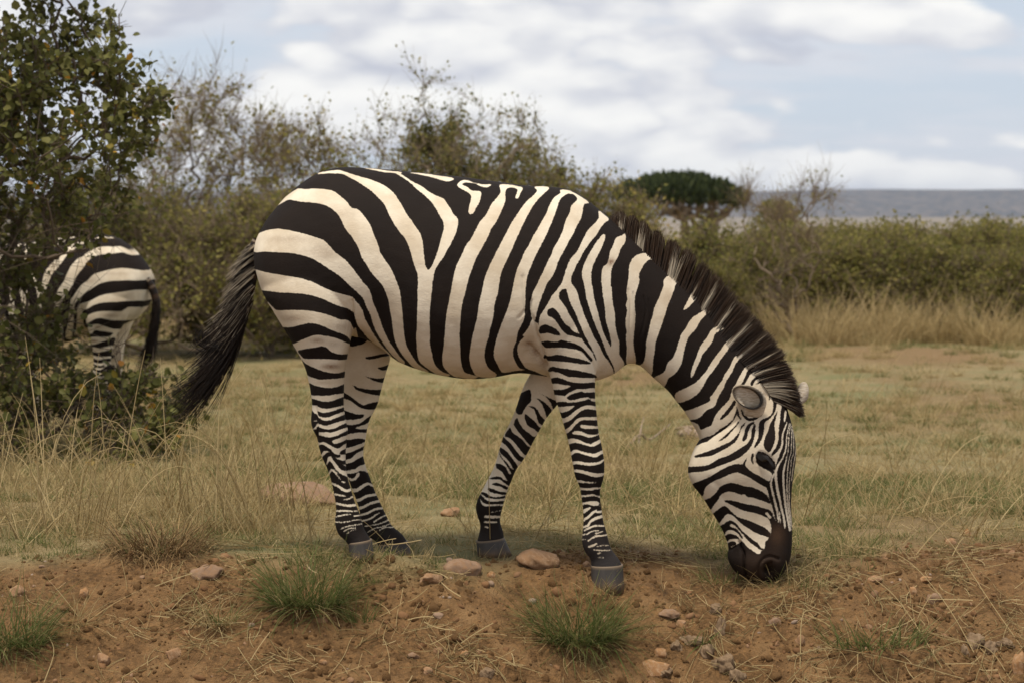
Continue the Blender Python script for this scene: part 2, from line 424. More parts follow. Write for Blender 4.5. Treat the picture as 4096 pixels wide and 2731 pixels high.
BODY = Layer(-1)
BODY.ops("""
w A 800 165 820 145 950 125 1060 122 1180 160 1260 185 1420 235 1560 290 1660 360 1720 430 1790 540 1850 650 1900 710 1950 790 2000 860 2030 960 2040 1060 2050 1150 2062 1240 2100 1295 2170 1290 2150 1400 2135 1567 C 2125 300 2115 400 2110 540 2115 660 2115 800 2135 900 2160 1010 2200 1080 2280 1140 2352 1165 2300 1190 2200 1160 2130 1120 2060 1070 2000 1020 1980 980 1965 900 1960 800 1955 700 1965 600 1965 480 1970 330 1970 220 A 1975 1450 1970 1340 1930 1230 1900 1120 1870 1020 1830 930 1780 870 1720 790 1660 690 1620 610 1590 540 1540 480 1500 440 1430 370 1330 300 1240 240 1160 200 1090 165 960 155 840 160
w A 1340 93 1500 108 1640 128 1780 140 1775 162 1830 200 1920 260 2020 310 2130 390 2270 450 B 250 500 300 570 330 630 385 690 385 770 360 860 310 970 260 1060 220 1140 150 1230 110 1310 90 1420 20 1310 A 2090 1300 2130 1262 2170 1170 2210 1060 2250 920 2280 800 2270 720 2230 650 2180 560 2130 490 2060 420 1960 340 1900 280 1820 220 1740 170 1690 150 1560 140 1420 112
w B -180 148 0 160 180 185 320 210 330 235 250 250 150 220 40 190 -100 165
w B 380 290 430 240 500 235 570 265 680 285 780 285 730 320 660 310 600 280 530 265 460 265 440 290 500 320 550 360 650 370 655 430 640 490 600 560 560 630 515 620 520 540 545 440 520 390 470 360 400 320
w B 880 290 1000 290 1080 305 1150 325 1130 370 1110 420 1090 450 1062 445 1075 400 1090 350 1050 325 980 325 945 370 945 470 915 560 880 640 830 740 780 800 740 900 690 990 640 1080 590 1180 550 1290 510 1400 470 1567 D 440 320 425 420 415 530 410 620 405 700 410 800 415 900 420 1000 440 1080 470 1140 560 1170 620 1190 540 1220 430 1200 330 1180 240 1100 210 1040 205 950 215 870 225 780 235 660 245 520 260 410 280 310 300 215 B 330 1400 370 1240 420 1140 480 1010 540 930 590 830 650 720 720 640 780 520 840 450 890 370
w B 1290 315 1400 308 1460 330 1400 390 1350 440 1290 510 1240 590 1190 680 1140 780 1090 890 1050 980 1010 1070 960 1180 910 1290 880 1390 855 1567 D 820 330 810 430 790 540 760 640 750 720 720 800 705 880 700 960 720 1040 760 1100 840 1160 800 1200 620 1185 560 1110 530 1030 525 930 540 820 560 710 590 600 615 480 630 370 650 260 B 665 1567 700 1400 740 1290 800 1160 850 1060 910 940 960 850 1010 750 1070 660 1130 570 1200 480 1270 420 1320 360
w B 1590 350 1590 390 1520 440 1470 520 1430 620 1380 710 1330 800 1280 880 1220 1000 1170 1080 1130 1180 1080 1290 1055 1390 1030 1520 D 1000 300 960 420 920 520 890 610 850 720 825 810 810 900 820 980 860 1060 900 1130 960 1140 1060 1120 1170 1110 1110 1090 1070 1030 1040 960 1040 870 1070 800 1085 720 1095 660 1130 590 1165 500 1175 400 1180 260 1185 120 B 1210 1340 1250 1240 1310 1100 1360 1010 1420 890 1470 780 1510 680 1550 570 1580 480 1620 430 1690 390 1740 385 1690 355
w B 1650 348 1740 378 1830 430 1925 500 1870 520 1850 600 1830 690 1780 780 1740 870 1690 950 1650 1030 1610 1100 1560 1200 1530 1290 1490 1370 D 1430 100 1390 200 1350 300 1320 400 1300 480 1295 550 1310 600 1280 560 1250 460 1240 370 1245 290 1270 200 1310 120 B 1370 1350 1430 1220 1480 1120 1510 1040 1570 940 1620 830 1650 720 1700 620 1720 540 1780 480 1785 440 1740 400 1690 390
w D 1260 520 1230 590 1170 690 1150 720 1170 740 1120 790 1090 870 1100 950 1140 1030 1190 1090 1300 1130 1450 1170 1500 1000 1450 800 1340 600
w B 2040 600 2100 640 2160 700 2110 740 2060 800 2010 880 1950 950 1900 1020 1850 1090 1810 1170 1770 1240 1730 1330 1705 1400 D 1720 110 1770 180 1800 290 1840 400 1880 500 1930 610 1980 720 2050 830 2100 930 2150 1000 2200 1080 2215 1170 2150 1260 J 1700 400 1700 900 1760 1400 K 1760 100 1720 700 1350 750 1250 300 J 1200 1500 1100 1000 1000 700 D 1440 1250 1400 1000 1370 850 1310 700 1300 560 1320 640 1350 480 1390 410 1440 330 1480 250 1540 180 1590 110 B 1605 1440 1610 1420 1640 1330 1670 1240 1710 1160 1780 1080 1820 1000 1860 920 1910 830 1980 760 2040 680
k D 1650 160 1600 170 1570 210 1570 270 1610 330 1650 390 1680 450 1730 530 1770 600 1815 690 1850 760 1900 830 1960 900 1995 980 2015 1000 2000 940 1960 860 1910 770 1860 680 1830 600 1790 520 1760 440 1720 370 1690 300 1660 200
k D 1430 430 1440 400 1490 380 1540 410 1570 450 1600 510 1640 560 1690 600 1740 650 1830 700 1860 740 1800 730 1700 700 1640 670 1590 620 1550 560 1500 500 1440 470
k D 1340 640 1350 600 1400 570 1470 590 1530 620 1580 670 1590 700 1520 690 1440 670 1350 690
k D 1375 800 1430 765 1500 770 1560 765 1600 745 1660 765 1750 790 1830 830 1890 890 1940 950 1975 1000 1950 1010 1900 960 1850 900 1780 870 1700 855 1580 840 1490 845 1395 855
k D 1400 960 1500 935 1580 925 1700 950 1800 970 1900 1000 1950 1030 1920 1040 1830 1035 1700 1015 1580 1005 1480 1000 1410 1000
k D 1445 1100 1500 1065 1560 1075 1680 1090 1800 1110 1920 1140 2010 1170 2010 1200 1900 1200 1780 1190 1680 1180 1580 1140 1500 1125 1450 1135
k J 1040 330 1110 310 1180 325 1270 360 1400 375 1580 375 1580 435 1500 440 1440 450 1350 445 1300 470 1240 500 1210 530 1150 525 1065 510 1055 460 1150 455 1230 440 1270 410 1200 400 1120 385 1050 385
k J 1225 550 1260 520 1330 490 1400 475 1440 490 1580 490 1580 555 1500 560 1480 545 1400 555 1320 575 1260 580
k J 1095 610 1180 595 1250 605 1340 600 1440 580 1490 565 1520 590 1580 605 1590 655 1500 640 1440 645 1380 670 1320 710 1260 760 1200 790 1145 785 1130 730 1200 720 1270 690 1320 650 1260 650 1180 660 1105 650
k J 1170 865 1260 820 1320 770 1390 710 1460 685 1530 690 1595 710 1595 770 1500 780 1420 780 1350 800 1300 850 1250 900 1180 935
k J 1210 985 1270 940 1310 890 1360 840 1410 815 1500 815 1600 820 1600 880 1500 880 1400 870 1380 890 1440 915 1560 915 1600 920 1600 970 1540 985 1470 980 1400 950 1340 940 1290 965 1330 985 1400 990 1470 1015 1540 1010 1610 985 1625 1030 1550 1075 1500 1095 1440 1080 1380 1050 1300 1030 1220 1040
k J 1235 1115 1310 1080 1380 1090 1450 1110 1530 1125 1600 1095 1640 1070 1660 1150 1600 1190 1540 1210 1480 1200 1400 1180 1330 1160 1260 1190
k J 1270 1245 1340 1195 1420 1215 1500 1240 1570 1250 1640 1210 1680 1250 1610 1300 1530 1315 1440 1310 1370 1295 1275 1300
k J 1285 1345 1360 1330 1450 1345 1540 1345 1620 1325 1685 1285 1685 1415 1620 1440 1560 1440 1480 1420 1400 1400 1295 1390
k K 1300 105 1400 115 1480 140 1560 160 1640 150 1685 115 1670 200 1600 220 1540 220 1460 215 1400 200 1325 185
k K 1340 225 1430 230 1520 235 1580 225 1670 195 1650 270 1560 285 1460 290 1375 280
k K 1380 315 1500 318 1640 300 1640 370 1580 380 1540 360 1470 370 1385 370
k K 1390 405 1470 390 1540 385 1600 400 1645 430 1650 500 1600 500 1610 470 1590 450 1520 445 1470 450 1398 460
k K 1398 500 1460 480 1540 500 1600 495 1655 540 1600 560 1560 550 1510 580 1470 620 1405 650 1405 600 1460 570 1510 520 1470 520 1398 550
k K 1395 655 1460 640 1520 600 1560 580 1620 585 1680 580 1760 800 1950 1150 1950 1600 1450 1600 1350 1000 1380 800
sw K 1425 670 12 1480 630 14 1540 580 10 1575 550 8
sw K 1415 750 10 1475 730 12 1500 690 14 1560 650 16 1650 620 18
sw K 1430 790 8 1500 755 10 1560 735 10 1660 735 10
sw K 1410 840 8 1470 830 8 1520 800 8 1600 790 6
sw K 1560 830 6 1650 800 6
sw K 1480 910 9 1560 860 9 1640 850 9 1700 840 8
sw K 1400 895 6 1450 900 5
sw K 1490 980 12 1550 960 12 1580 940 6
sw K 1580 975 6 1650 965 6 1715 965 5
sw K 1550 1015 8 1640 1025 7 1740 1020 5
sw K 1590 1060 8 1625 1055 8
sw K 1600 1105 6 1660 1110 5
w B 2085 878 2115 890 2100 960 2060 1050 2010 1150 1970 1230 1945 1320 1945 1440 D 1960 150 1985 300 2020 420 2060 560 2100 680 2140 760 2185 840 2195 800 2180 720 2150 620 2120 520 2110 380 2080 200 2065 0 B 2065 1480 2065 1390 2080 1270 2130 1225 2155 1160 2170 1080 2210 1000 2240 920 2310 890 2352 870 2352 960 2300 1040 2270 1120 2240 1180 2200 1250 2180 1330 2178 1480 D 2190 150 2200 300 2230 450 2235 580 2260 700 2290 810 2290 930 2330 1000 2340 1060 2280 1160 2235 1160 2230 1130 2220 1070 2170 970 2120 870 2080 760 2030 660 1970 520 1930 400 1890 280 1870 160 1845 60 B 1835 1330 1860 1230 1900 1150 1950 1060 2000 980 2050 920
w E 650 700 645 645 560 620 450 640 380 690 340 780 335 870 320 1000 310 1080 320 1170 300 1230 320 1300 300 1400 305 1500 F 20 60 10 150 25 280 20 450 125 450 110 300 100 200 110 80 E 415 1450 420 1330 410 1230 415 1110 440 1030 460 950 455 880 490 800 530 740 580 700
w E 960 925 880 868 800 890 750 940 745 1010 720 1080 690 1160 640 1260 620 1360 600 1420 575 1530 F 250 200 245 300 215 440 140 480 200 560 310 580 330 430 345 330 360 200 390 110 E 730 1450 770 1330 800 1230 840 1140 870 1060 890 990
w E 985 1275 1050 1150 1080 1090 1160 1010 1240 1020 1210 1080 1160 1140 1110 1180 1060 1240 1000 1287
w E 1310 1300 1300 1250 1230 1290 1150 1340 1100 1370 1050 1430 1010 1500 F 660 110 650 150 620 230 600 300 560 380 500 440 470 530 420 570 360 600 330 640 420 740 480 690 510 620 590 560 640 490 670 420 690 320 720 200 760 120 810 70 E 1140 1490 1180 1420 1230 1360
w E 1560 1330 1470 1390 1380 1480 F 1020 50 960 150 900 220 860 310 830 390 800 470 780 540 773 605 800 590 840 500 880 420 910 340 970 270 1030 180 1070 90 E 1480 1500 1540 1430
w F 1480 -30 1350 60 1250 140 1180 210 1130 280 1060 370 1000 460 950 540 890 610 830 670 720 730 600 790 590 860 630 905 740 870 830 820 900 740 970 610 1020 550 1080 470 1130 390 1190 310 1240 250 1300 210 1380 160 1450 40
w F 1600 110 1450 200 1390 280 1320 330 1270 400 1230 490 1180 560 1150 630 1100 700 1060 760 1030 810 1000 840 1000 880 930 920 810 970 700 1000 660 960 720 1100 800 1100 850 1090 900 1060 960 990 1050 950 1080 880 1110 810 1160 730 1190 650 1250 560 1290 470 1340 400 1430 340 1500 260
w F 1680 250 1560 360 1500 430 1420 480 1380 540 1340 610 1300 690 1270 730 1250 790 1230 860 1170 930 1110 990 1060 1060 1020 1160 960 1190 900 1215 860 1150 760 1130 700 1200 600 1500 G 600 300 800 700 1000 1200 1300 1250 2200 1250 2200 -400 F 1900 1000 1830 860 1850 600 1760 400
k F 1720 470 1590 490 1500 490 1440 530 1410 600 1370 680 1345 705 1400 700 1440 630 1480 570 1560 530 1640 510 1740 490
k F 1760 565 1640 575 1560 590 1500 630 1470 690 1500 705 1530 650 1590 620 1740 600
sk F 1540 690 6 1590 662 12 1650 664 12 1685 690 6
k F 1900 570 1780 640 1730 700 1710 770 1690 870 1740 770 1800 740 1900 700
sk F 1690 880 6 1715 780 12 1730 720 16
k F 1850 760 1780 790 1745 850 1740 950 1730 1020 1700 1060 1640 1090 1600 1110 1570 1160 1565 1260 1560 1320 1530 1380 1510 1440 1560 1400 1600 1340 1630 1240 1640 1140 1680 1110 1740 1050 1770 990 1790 900 1815 840
k F 1790 1000 1740 1090 1700 1160 1680 1230 1640 1320 1620 1400 1650 1460 1690 1490 1730 1420 1760 1340 1760 1240 1755 1160 1775 1080
k F 1860 880 1830 1000 1820 1100 1800 1250 1800 1320 1770 1420 1720 1490 1720 1530 1780 1480 1830 1400 1860 1280 1870 1180 1860 1100 1900 1000
k F 1880 980 1850 1200 1850 1300 1800 1470 1770 1550 G 1790 100 1740 240 1700 340 1665 420 1680 480 1700 560 1730 640 1760 760 1790 840 1900 920 2000 960 2200 900 2200 0 F 2200 900 2000 900
sk F 1310 950 8 1330 1050 14 1370 1110 6
sk F 1365 990 10 1400 1060 16 1460 1105 18 1530 1090 18 1570 1050 20 1590 1010 14
k F 1290 870 1240 930 1180 1010 1120 1080 1130 1100 1190 1060 1250 990 1300 920
k F 1300 1000 1270 1080 1200 1150 1110 1210 1040 1270 960 1300 890 1340 855 1355 815 1410 900 1390 980 1370 1060 1310 1120 1260 1200 1190 1270 1110 1310 1040
k F 1340 1110 1310 1170 1250 1230 1180 1300 1110 1362 1150 1350 1210 1310 1270 1240 1330 1170 1347 1125
k F 1430 1135 1370 1180 1340 1260 1290 1320 1230 1370 1150 1410 1060 1450 950 1490 830 1528 825 1552 920 1545 1020 1530 1110 1490 1220 1430 1300 1370 1340 1300 1370 1220
k F 1520 1130 1460 1150 1420 1200 1400 1270 1380 1340 1390 1365 1430 1330 1450 1250 1480 1180 1520 1150
k F 1530 1150 1490 1220 1480 1310 1440 1380 1370 1430 1290 1480 1200 1530 G 1110 90 1050 130 980 165 880 180 760 185 720 190 730 258 820 250 930 240 1040 205 1130 170 1260 120 1360 70 1430 10 F 1480 1420 1510 1350 1530 1260
k G 790 400 830 370 900 345 1000 300 1100 240 1200 185 1300 150 1380 155 1400 120 1425 85 1430 100 1410 160 1440 200 1500 250 1560 280 1630 320 1680 350 1720 330 1690 430 1600 395 1540 360 1480 320 1400 280 1320 250 1250 265 1150 310 1060 350 990 390 950 430 930 480 920 525 880 535 820 470
k G 930 590 1000 550 1060 500 1110 430 1170 390 1250 370 1330 385 1400 410 1480 420 1560 450 1630 490 1680 540 1722 628 1650 600 1580 575 1500 550 1440 540 1400 505 1370 515 1300 490 1230 475 1160 495 1120 530 1100 570 1060 620 990 700
k G 1168 590 1200 575 1280 585 1370 610 1460 630 1560 650 1650 680 1720 710 1745 760 1770 830 1730 880 1690 810 1650 780 1580 750 1500 725 1400 705 1300 660 1220 620
sw G 1665 735 14 1710 785 14
k G 1025 760 1080 700 1160 645 1210 670 1270 730 1340 780 1430 810 1530 850 1620 890 1680 930 1710 980 1720 1030 1640 1000 1560 975 1480 930 1400 880 1340 830 1290 780 1220 740 1180 760 1140 810 1080 875
k G 1100 900 1160 860 1230 815 1290 840 1340 890 1390 950 1450 1000 1510 1050 1560 1080 1600 1140 1650 1150 1600 1170 1530 1120 1460 1070 1400 1000 1340 930 1290 880 1240 860 1240 890 1300 910 1350 960 1380 1010 1390 1050 1350 1000 1300 950 1230 930 1190 950 1155 995
k G 1170 1010 1220 975 1290 985 1340 1020 1350 1050 1310 1035 1240 1040 1195 1065
k G 1210 1085 1270 1060 1310 1080 1300 1110 1250 1120 1215 1155
k G 1200 1155 1260 1130 1320 1100 1370 1060 1400 1080 1440 1130 1500 1170 1580 1210 1600 1180 1640 1150 1650 1070 1690 1030 1720 960 1720 880 1760 820 1830 850 1900 910 1970 935 2100 930 2200 1700 1000 1700 1100 1180
sw G 1430 1090 20 1480 1130 22 1565 1200 14
k G 1535 60 1560 5 1620 15 1690 55 1740 105 1765 150 1745 230 1730 275 1700 240 1640 210 1570 170 1540 120
k G 1492 30 1475 90 1490 140 1510 152 1505 90 1512 35
sw F 1900 1140 6 1850 1280 9 1840 1400 10 1800 1500 12 G 1785 70 14 1750 105 15
sw F 1890 1010 13 1872 1120 8
sw F 1930 1150 5 1900 1300 6 1885 1450 7 G 1865 30 8 1840 100 9 1790 170 10 1770 230 12 1765 300 14 1780 400 14 1800 500 14 1830 620 13 1860 740 12 1880 860 12 1882 905 7
sw F 1945 1150 4 1925 1300 4 1915 1450 4 G 1900 50 4 1880 150 8 1860 240 12 1855 350 14 1870 480 13 1890 620 12 1910 760 11 1930 900 9 1936 945 5
sw F 1960 1180 4 1955 1350 4 1945 1500 4 G 1925 100 4 1907 250 6 1903 400 6 1912 550 6 1928 700 6 1943 850 6 1950 935 4
sw F 1972 1180 4 1980 1350 4 1978 1500 4 G 1955 100 4 1940 250 4 1930 400 5 1935 600 5 1950 750 5 1962 900 4
sw F 1955 1080 5 1990 1220 5 2010 1400 5 2005 1500 5 G 1998 60 6 1975 200 5 1958 350 4
sw G 1745 270 9 1718 330 10 1712 400 11 1740 500 11 1770 620 12 1800 760 11 1806 835 5
sw G 1818 715 6 1830 845 5
w A 320 530 420 430 500 370 570 335 650 345 740 335 870 345 970 365 1040 410 1100 460 1150 510 1180 555 1215 578 1270 590 1320 640 1370 700 1420 780 1450 860 1480 930 1510 1010 1540 1100 1600 1190 1660 1280 1700 1370 1740 1470 C 1762 200 1775 330 1790 480 1800 600 1815 720 1840 830 1890 920 1940 1000 2000 1060 2100 1130 2050 1150 1960 1100 1900 1060 1830 980 1770 900 1720 810 1690 720 1670 620 1655 520 1635 420 1620 300 1595 210 A 1560 1480 1490 1390 1420 1310 1370 1220 1320 1150 1290 1060 1250 980 1190 890 1130 820 1090 740 1040 650 980 590 900 540 820 515 720 500 600 490 500 470 450 465 400 490
w A 40 1075 60 940 100 865 200 825 330 810 420 820 540 845 640 870 740 900 860 940 930 1000 1000 1080 1080 1140 1140 1190 1210 1270 1270 1350 1330 1430 1390 1500 C 1420 215 1440 320 1470 400 1500 490 1540 600 1580 680 1640 790 1700 870 1760 950 1820 1020 1790 1040 1700 960 1640 900 1560 790 1490 680 1440 570 1410 470 1370 380 1330 270 1270 200 1170 110 A 1120 1410 1020 1330 920 1270 830 1210 720 1150 600 1115 450 1090 300 1085 180 1075
w A 40 1290 200 1320 350 1345 500 1370 620 1400 740 1440 840 1490 940 1525 C 1080 210 1200 245 1240 290 1290 350 1330 430 1350 510 1400 600 1440 670 1500 760 1570 850 1640 920 1680 975 1600 950 1500 850 1390 740 1330 660 1280 590 1240 480 1215 430 1200 410 1150 370 1040 360 940 320 850 280 750 245 620 220 480 210 330 200 230 185 120 165 70 60
w C 200 330 310 400 420 405 560 405 700 415 830 440 950 480 1040 515 1110 520 1160 550 1205 620 1260 650 1300 1100 1250 1900 H 900 600 900 1000 600 1000 450 500 350 0 C 400 900
k C 375 615 500 600 600 575 700 555 790 565 880 600 980 650 1060 680 1130 720 1190 780 1190 810 1120 790 1040 750 950 715 860 700 780 690 700 715 600 760 520 800 450 800 400 700
k C 570 880 680 850 780 835 860 820 910 850 950 890 1040 920 1180 925 1150 980 1060 990 960 980 850 975 740 975 640 970 598 930
k C 590 975 660 1030 740 1070 830 1110 920 1135 1020 1145 1140 1125 1130 1190 1010 1210 910 1218 810 1220 750 1200 670 1165 630 1070
k C 680 1262 760 1290 850 1310 950 1320 1040 1300 1130 1270 1125 1370 1000 1395 900 1410 800 1410 705 1390
k C 715 1440 820 1470 900 1480 1000 1460 1120 1420 1120 1510 1030 1540 930 1560 850 1560 780 1530 720 1512
k H 420 250 455 280 490 320 495 360 470 378 410 385
k H 410 395 470 388 500 385 480 440 455 472 430 470
k H 440 500 475 480 495 470 500 545 470 560
k H 485 262 550 285 620 280 700 260 820 222 830 262 760 290 690 315 620 340 560 340 500 310
k H 490 330 540 360 600 380 680 360 760 330 835 305 840 362 760 390 680 415 600 440 540 425 490 410
k H 490 450 560 470 620 480 700 470 780 430 860 405 870 450 780 480 700 510 640 520 590 515 490 515
k H 470 545 560 560 640 575 720 560 800 520 880 485 880 535 790 570 720 600 670 620 700 650 760 640 860 595 855 635 800 670 740 710 690 690 630 660 570 630 515 640 490 605
k H 500 685 560 660 620 690 660 720 690 760 740 780 770 782 765 815 720 810 670 790 630 740 570 740 530 795
k H 770 740 850 705 850 770 765 775
k H 545 840 590 770 640 750 690 800 740 830 800 850 850 835 855 900 790 890 850 930 855 965 780 960 720 890 680 840 650 800 620 820 600 910
k H 590 930 620 880 640 850 680 890 720 950 780 1000 840 1030 900 1050 1000 1250 1150 1500 I 1300 1000 1300 1300 800 1300 650 700 H 650 1300
sw H 630 1010 8 665 960 12 700 980 12 740 1030 8 770 1075 4
sw H 610 890 8 640 810 12 670 850 14 720 930 16 780 985 18 850 1025 16
sw H 790 1100 10 825 1105 8
sw H 670 1120 12 740 1150 14 800 1190 16 850 1205 16 900 1185 14
sw H 705 1245 12 780 1260 10 830 1265 5
sw H 800 1310 4 860 1300 8 920 1272 10
sw H 715 1352 12 800 1370 12 870 1380 14 950 1370 14
sw H 720 1440 10 820 1440 10 900 1445 8 970 1440 6
sw H 705 1512 7 800 1490 8 870 1480 6 910 1480 4
sw I 700 690 7 800 690 7 880 680 6 950 665 5 1020 665 5
sw I 930 620 6 1000 610 6
sw I 770 770 6 850 740 7 930 725 6 1025 710 6
sw I 810 800 6 870 765 5 950 755 4
sw I 840 830 5 900 790 4 960 780 4
""")
FHIND = Layer(1)  # first patch: inner-thigh black with the shade there painted in
FHIND.ops("""
k C 1240 440 1300 560 1380 700 1390 740 1340 800 1260 825 1170 830 1100 700 1150 500
k C 1350 960 1440 945 1560 920 1660 912 1650 940 1540 960 1460 980 1380 985
k C 1500 1080 1560 1070 1660 1040 1640 1100 1560 1115 1510 1095
k C 1360 1185 1440 1200 1520 1210 1610 1198 1590 1255 1500 1250 1420 1220
k C 1200 1280 1260 1310 1350 1330 1450 1340 1570 1340 1550 1405 1430 1395 1330 1370 1250 1340
k C 1050 1350 1170 1410 1250 1470 1330 1520 1400 1500 1520 1482 1480 1567 1350 1567 1260 1530 1180 1470 1050 1420
k H 760 255 880 280 960 305 1050 310 1020 350 950 365 880 372 760 355
k H 1145 315 1080 350 1030 390 970 420 900 430 760 430 760 540 920 530 980 520 1100 520 1100 480 1000 480 940 465 1000 445 1070 420 1120 380
k H 760 630 920 595 1000 590 1080 610 1040 640 960 670 890 690 760 715
k H 760 790 900 745 980 710 1065 675 1055 720 980 750 930 790 880 830 760 845
k H 760 910 900 870 970 830 1060 795 1065 880 1000 910 970 940 900 955 760 975
k H 760 1000 1100 980 1250 1150 1400 1500 I 1700 850 1750 1200 1100 1250 900 900 H 900 1300
sw H 760 990 16 920 980 18 1000 940 26 1060 940 26 1085 980 12
sw H 860 1050 10 900 1075 14 950 1055 14 980 1010 18
sw H 850 1190 22 950 1200 20 1020 1160 18 1090 1120 14 1160 1150 10
sw H 900 1325 20 1000 1310 16 1070 1270 14 1200 1245 14
sw H 950 1425 18 1050 1390 14 1130 1350 14 1250 1320 14
sw H 980 1495 12 1080 1470 12 1180 1420 12 1300 1405 10
sw I 1010 680 9 1110 655 10 1180 610 8 1230 580 5
sw I 1160 690 8 1240 640 8 1330 595 8
sw I 1060 740 5 1150 725 6 1260 700 7 1350 655 8
sw I 1090 810 5 1170 765 6 1260 745 6 1370 705 6
sw I 1230 790 5 1290 755 6 1390 750 5
""")
FFORE = Layer(1)
FFORE.ops("""
k J 700 490 780 455 805 480 805 590 760 640 720 700 700 745 640 740 620 660 640 570 670 500
k J 900 490 980 530 1060 570 1130 600 1115 640 1070 690 1040 620 1000 560 940 520
k J 860 555 910 570 970 610 1020 660 1050 705 1000 800 970 720 940 640 900 590
k J 770 655 830 650 880 690 920 760 980 830 960 880 900 850 870 770 840 690
k J 730 740 790 780 850 830 900 890 935 920 900 965 840 920 770 880 735 810
k J 640 790 670 850 720 920 790 970 840 1010 885 985 845 1060 805 1120 740 1050 680 980 640 930 600 860
k J 560 900 590 960 660 1010 720 1060 770 1120 815 1140 800 1190 745 1230 690 1180 620 1090 560 1030 495 1000 530 930
k J 470 1000 510 1040 570 1090 620 1160 680 1230 740 1275 715 1310 640 1280 590 1220 530 1130 450 1060
k J 435 1130 520 1180 570 1240 620 1310 655 1370 610 1400 560 1320 510 1260 445 1200
k J 425 1180 470 1260 530 1320 580 1390 640 1400 590 1460 540 1380 490 1310 440 1240
k J 390 1330 440 1330 510 1370 550 1450 620 1445 575 1550 510 1500 470 1430 400 1380
k K 305 180 380 155 450 160 500 200 575 215 555 265 490 230 440 190 370 190
k K 340 240 400 225 470 250 535 280 515 310 440 270 370 260
k K 295 290 360 300 440 330 515 340 505 370 420 360 330 340
k K 195 340 270 340 320 380 400 395 495 380 490 410 400 420 330 410 280 400 240 370
k K 145 420 200 365 240 390 280 430 360 450 485 440 485 475 380 480 290 480 240 460 210 420 230 480 290 505 480 500 470 600 600 1000 600 1300 50 1300 120 700 130 500
sw K 270 625 14 340 630 16 440 630 12
sw K 265 690 12 340 690 12 400 690 10
sw K 340 575 4 450 555 4
sw K 270 745 10 300 755 8
""")

# ---------------------------------------------------------------- zebra: body form
YZ = 8.0
ZROOT = np.array([float(unproj(1900, 2215, YZ)[0]), YZ, 0.06])
def loft(mb, rows, nth=40, k=0.0, ex=2.0):
    """rows: ax ay bx by halfdepth depthoffset -> closed tube"""
    R = np.array(rows, float)
    R = smooth_poly(R, 3, False)
    th = np.arange(nth) / nth * 2 * math.pi
    A = unproj(R[:, 0], R[:, 1], YZ + R[:, 5]); B = unproj(R[:, 2], R[:, 3], YZ + R[:, 5])
    c = (A + B) / 2; h = (B - A) / 2
    cs = np.cos(th); sn = np.sin(th)
    dep = np.sign(sn) * np.abs(sn) ** (2 / ex) * (1 + k * cs)
    ax = np.sign(cs) * np.abs(cs) ** (2 / (ex if ex < 2.3 else 2.2))
    V = c[:, None] + ax[None, :, None] * h[:, None] + R[:, 4][:, None, None] * dep[None, :, None] * np.array([0, 1.0, 0])
    m = len(R); idx = np.arange(m * nth).reshape(m, nth)
    F = np.stack([idx[:-1], np.roll(idx[:-1], -1, 1), np.roll(idx[1:], -1, 1), idx[1:]], -1).reshape(-1, 4)
    V = np.vstack([V.reshape(-1, 3), c[:1], c[-1:]])
    n0 = m * nth
    caps = np.concatenate([np.stack([np.full(nth, n0), np.roll(idx[0], -1), idx[0]], -1), np.stack([np.full(nth, n0 + 1), idx[-1], np.roll(idx[-1], -1)], -1)])
    mb.add(V, [F, caps])

def T(s, w=6): return np.array([float(x) for x in s.split()]).reshape(-1, w)
zb = MB()
loft(zb, T("""1020 985 1024 1070 .06 0  1032 945 1042 1120 .13 0  1058 895 1068 1190 .18 0  1095 842 1115 1260 .215 0  1165 766 1185 1320 .24 0
1265 694 1290 1355 .252 0  1360 669 1400 1340 .262 0  1480 672 1500 1372 .275 0  1600 682 1600 1446 .29 0  1720 694 1720 1487 .30 0
1850 707 1850 1511 .305 0  1972 723 1970 1507 .30 0  2108 742 2080 1489 .285 0  2210 747 2190 1503 .265 0  2300 766 2295 1520 .24 0
2390 832 2385 1518 .21 0  2465 893 2455 1492 .18 0  2540 962 2510 1452 .152 0  2605 1024 2562 1462 .132 0  2680 1085 2616 1511 .116 0
2765 1153 2668 1556 .103 0  2850 1237 2706 1603 .094 0  2930 1325 2738 1643 .088 0  3010 1412 2764 1685 .084 0  3075 1482 2786 1722 .082 0  3115 1545 2805 1760 .075 0  3120 1620 2850 1800 .05 0"""), 56, 0.12, 2.15)
loft(zb, T("""3060 1500 2900 1640 .05 0  3125 1575 2830 1720 .075 0  3155 1650 2786 1776 .088 0  3176 1735 2766 1822 .098 0  3184 1810 2752 1868 .101 0
3178 1870 2757 1909 .097 0  3169 1930 2777 1946 .087 0  3165 1990 2810 1987 .075 0  3167 2050 2849 2048 .063 0  3169 2106 2882 2104 .058 0  3168 2150 2903 2150 .058 0
3165 2201 2914 2192 .060 0  3157 2240 2910 2222 .061 0  3142 2276 2920 2255 .058 0  3118 2304 2942 2285 .050 0  3092 2320 2975 2306 .034 0  3070 2326 3010 2320 .012 0"""), 48, -0.06, 2.3)
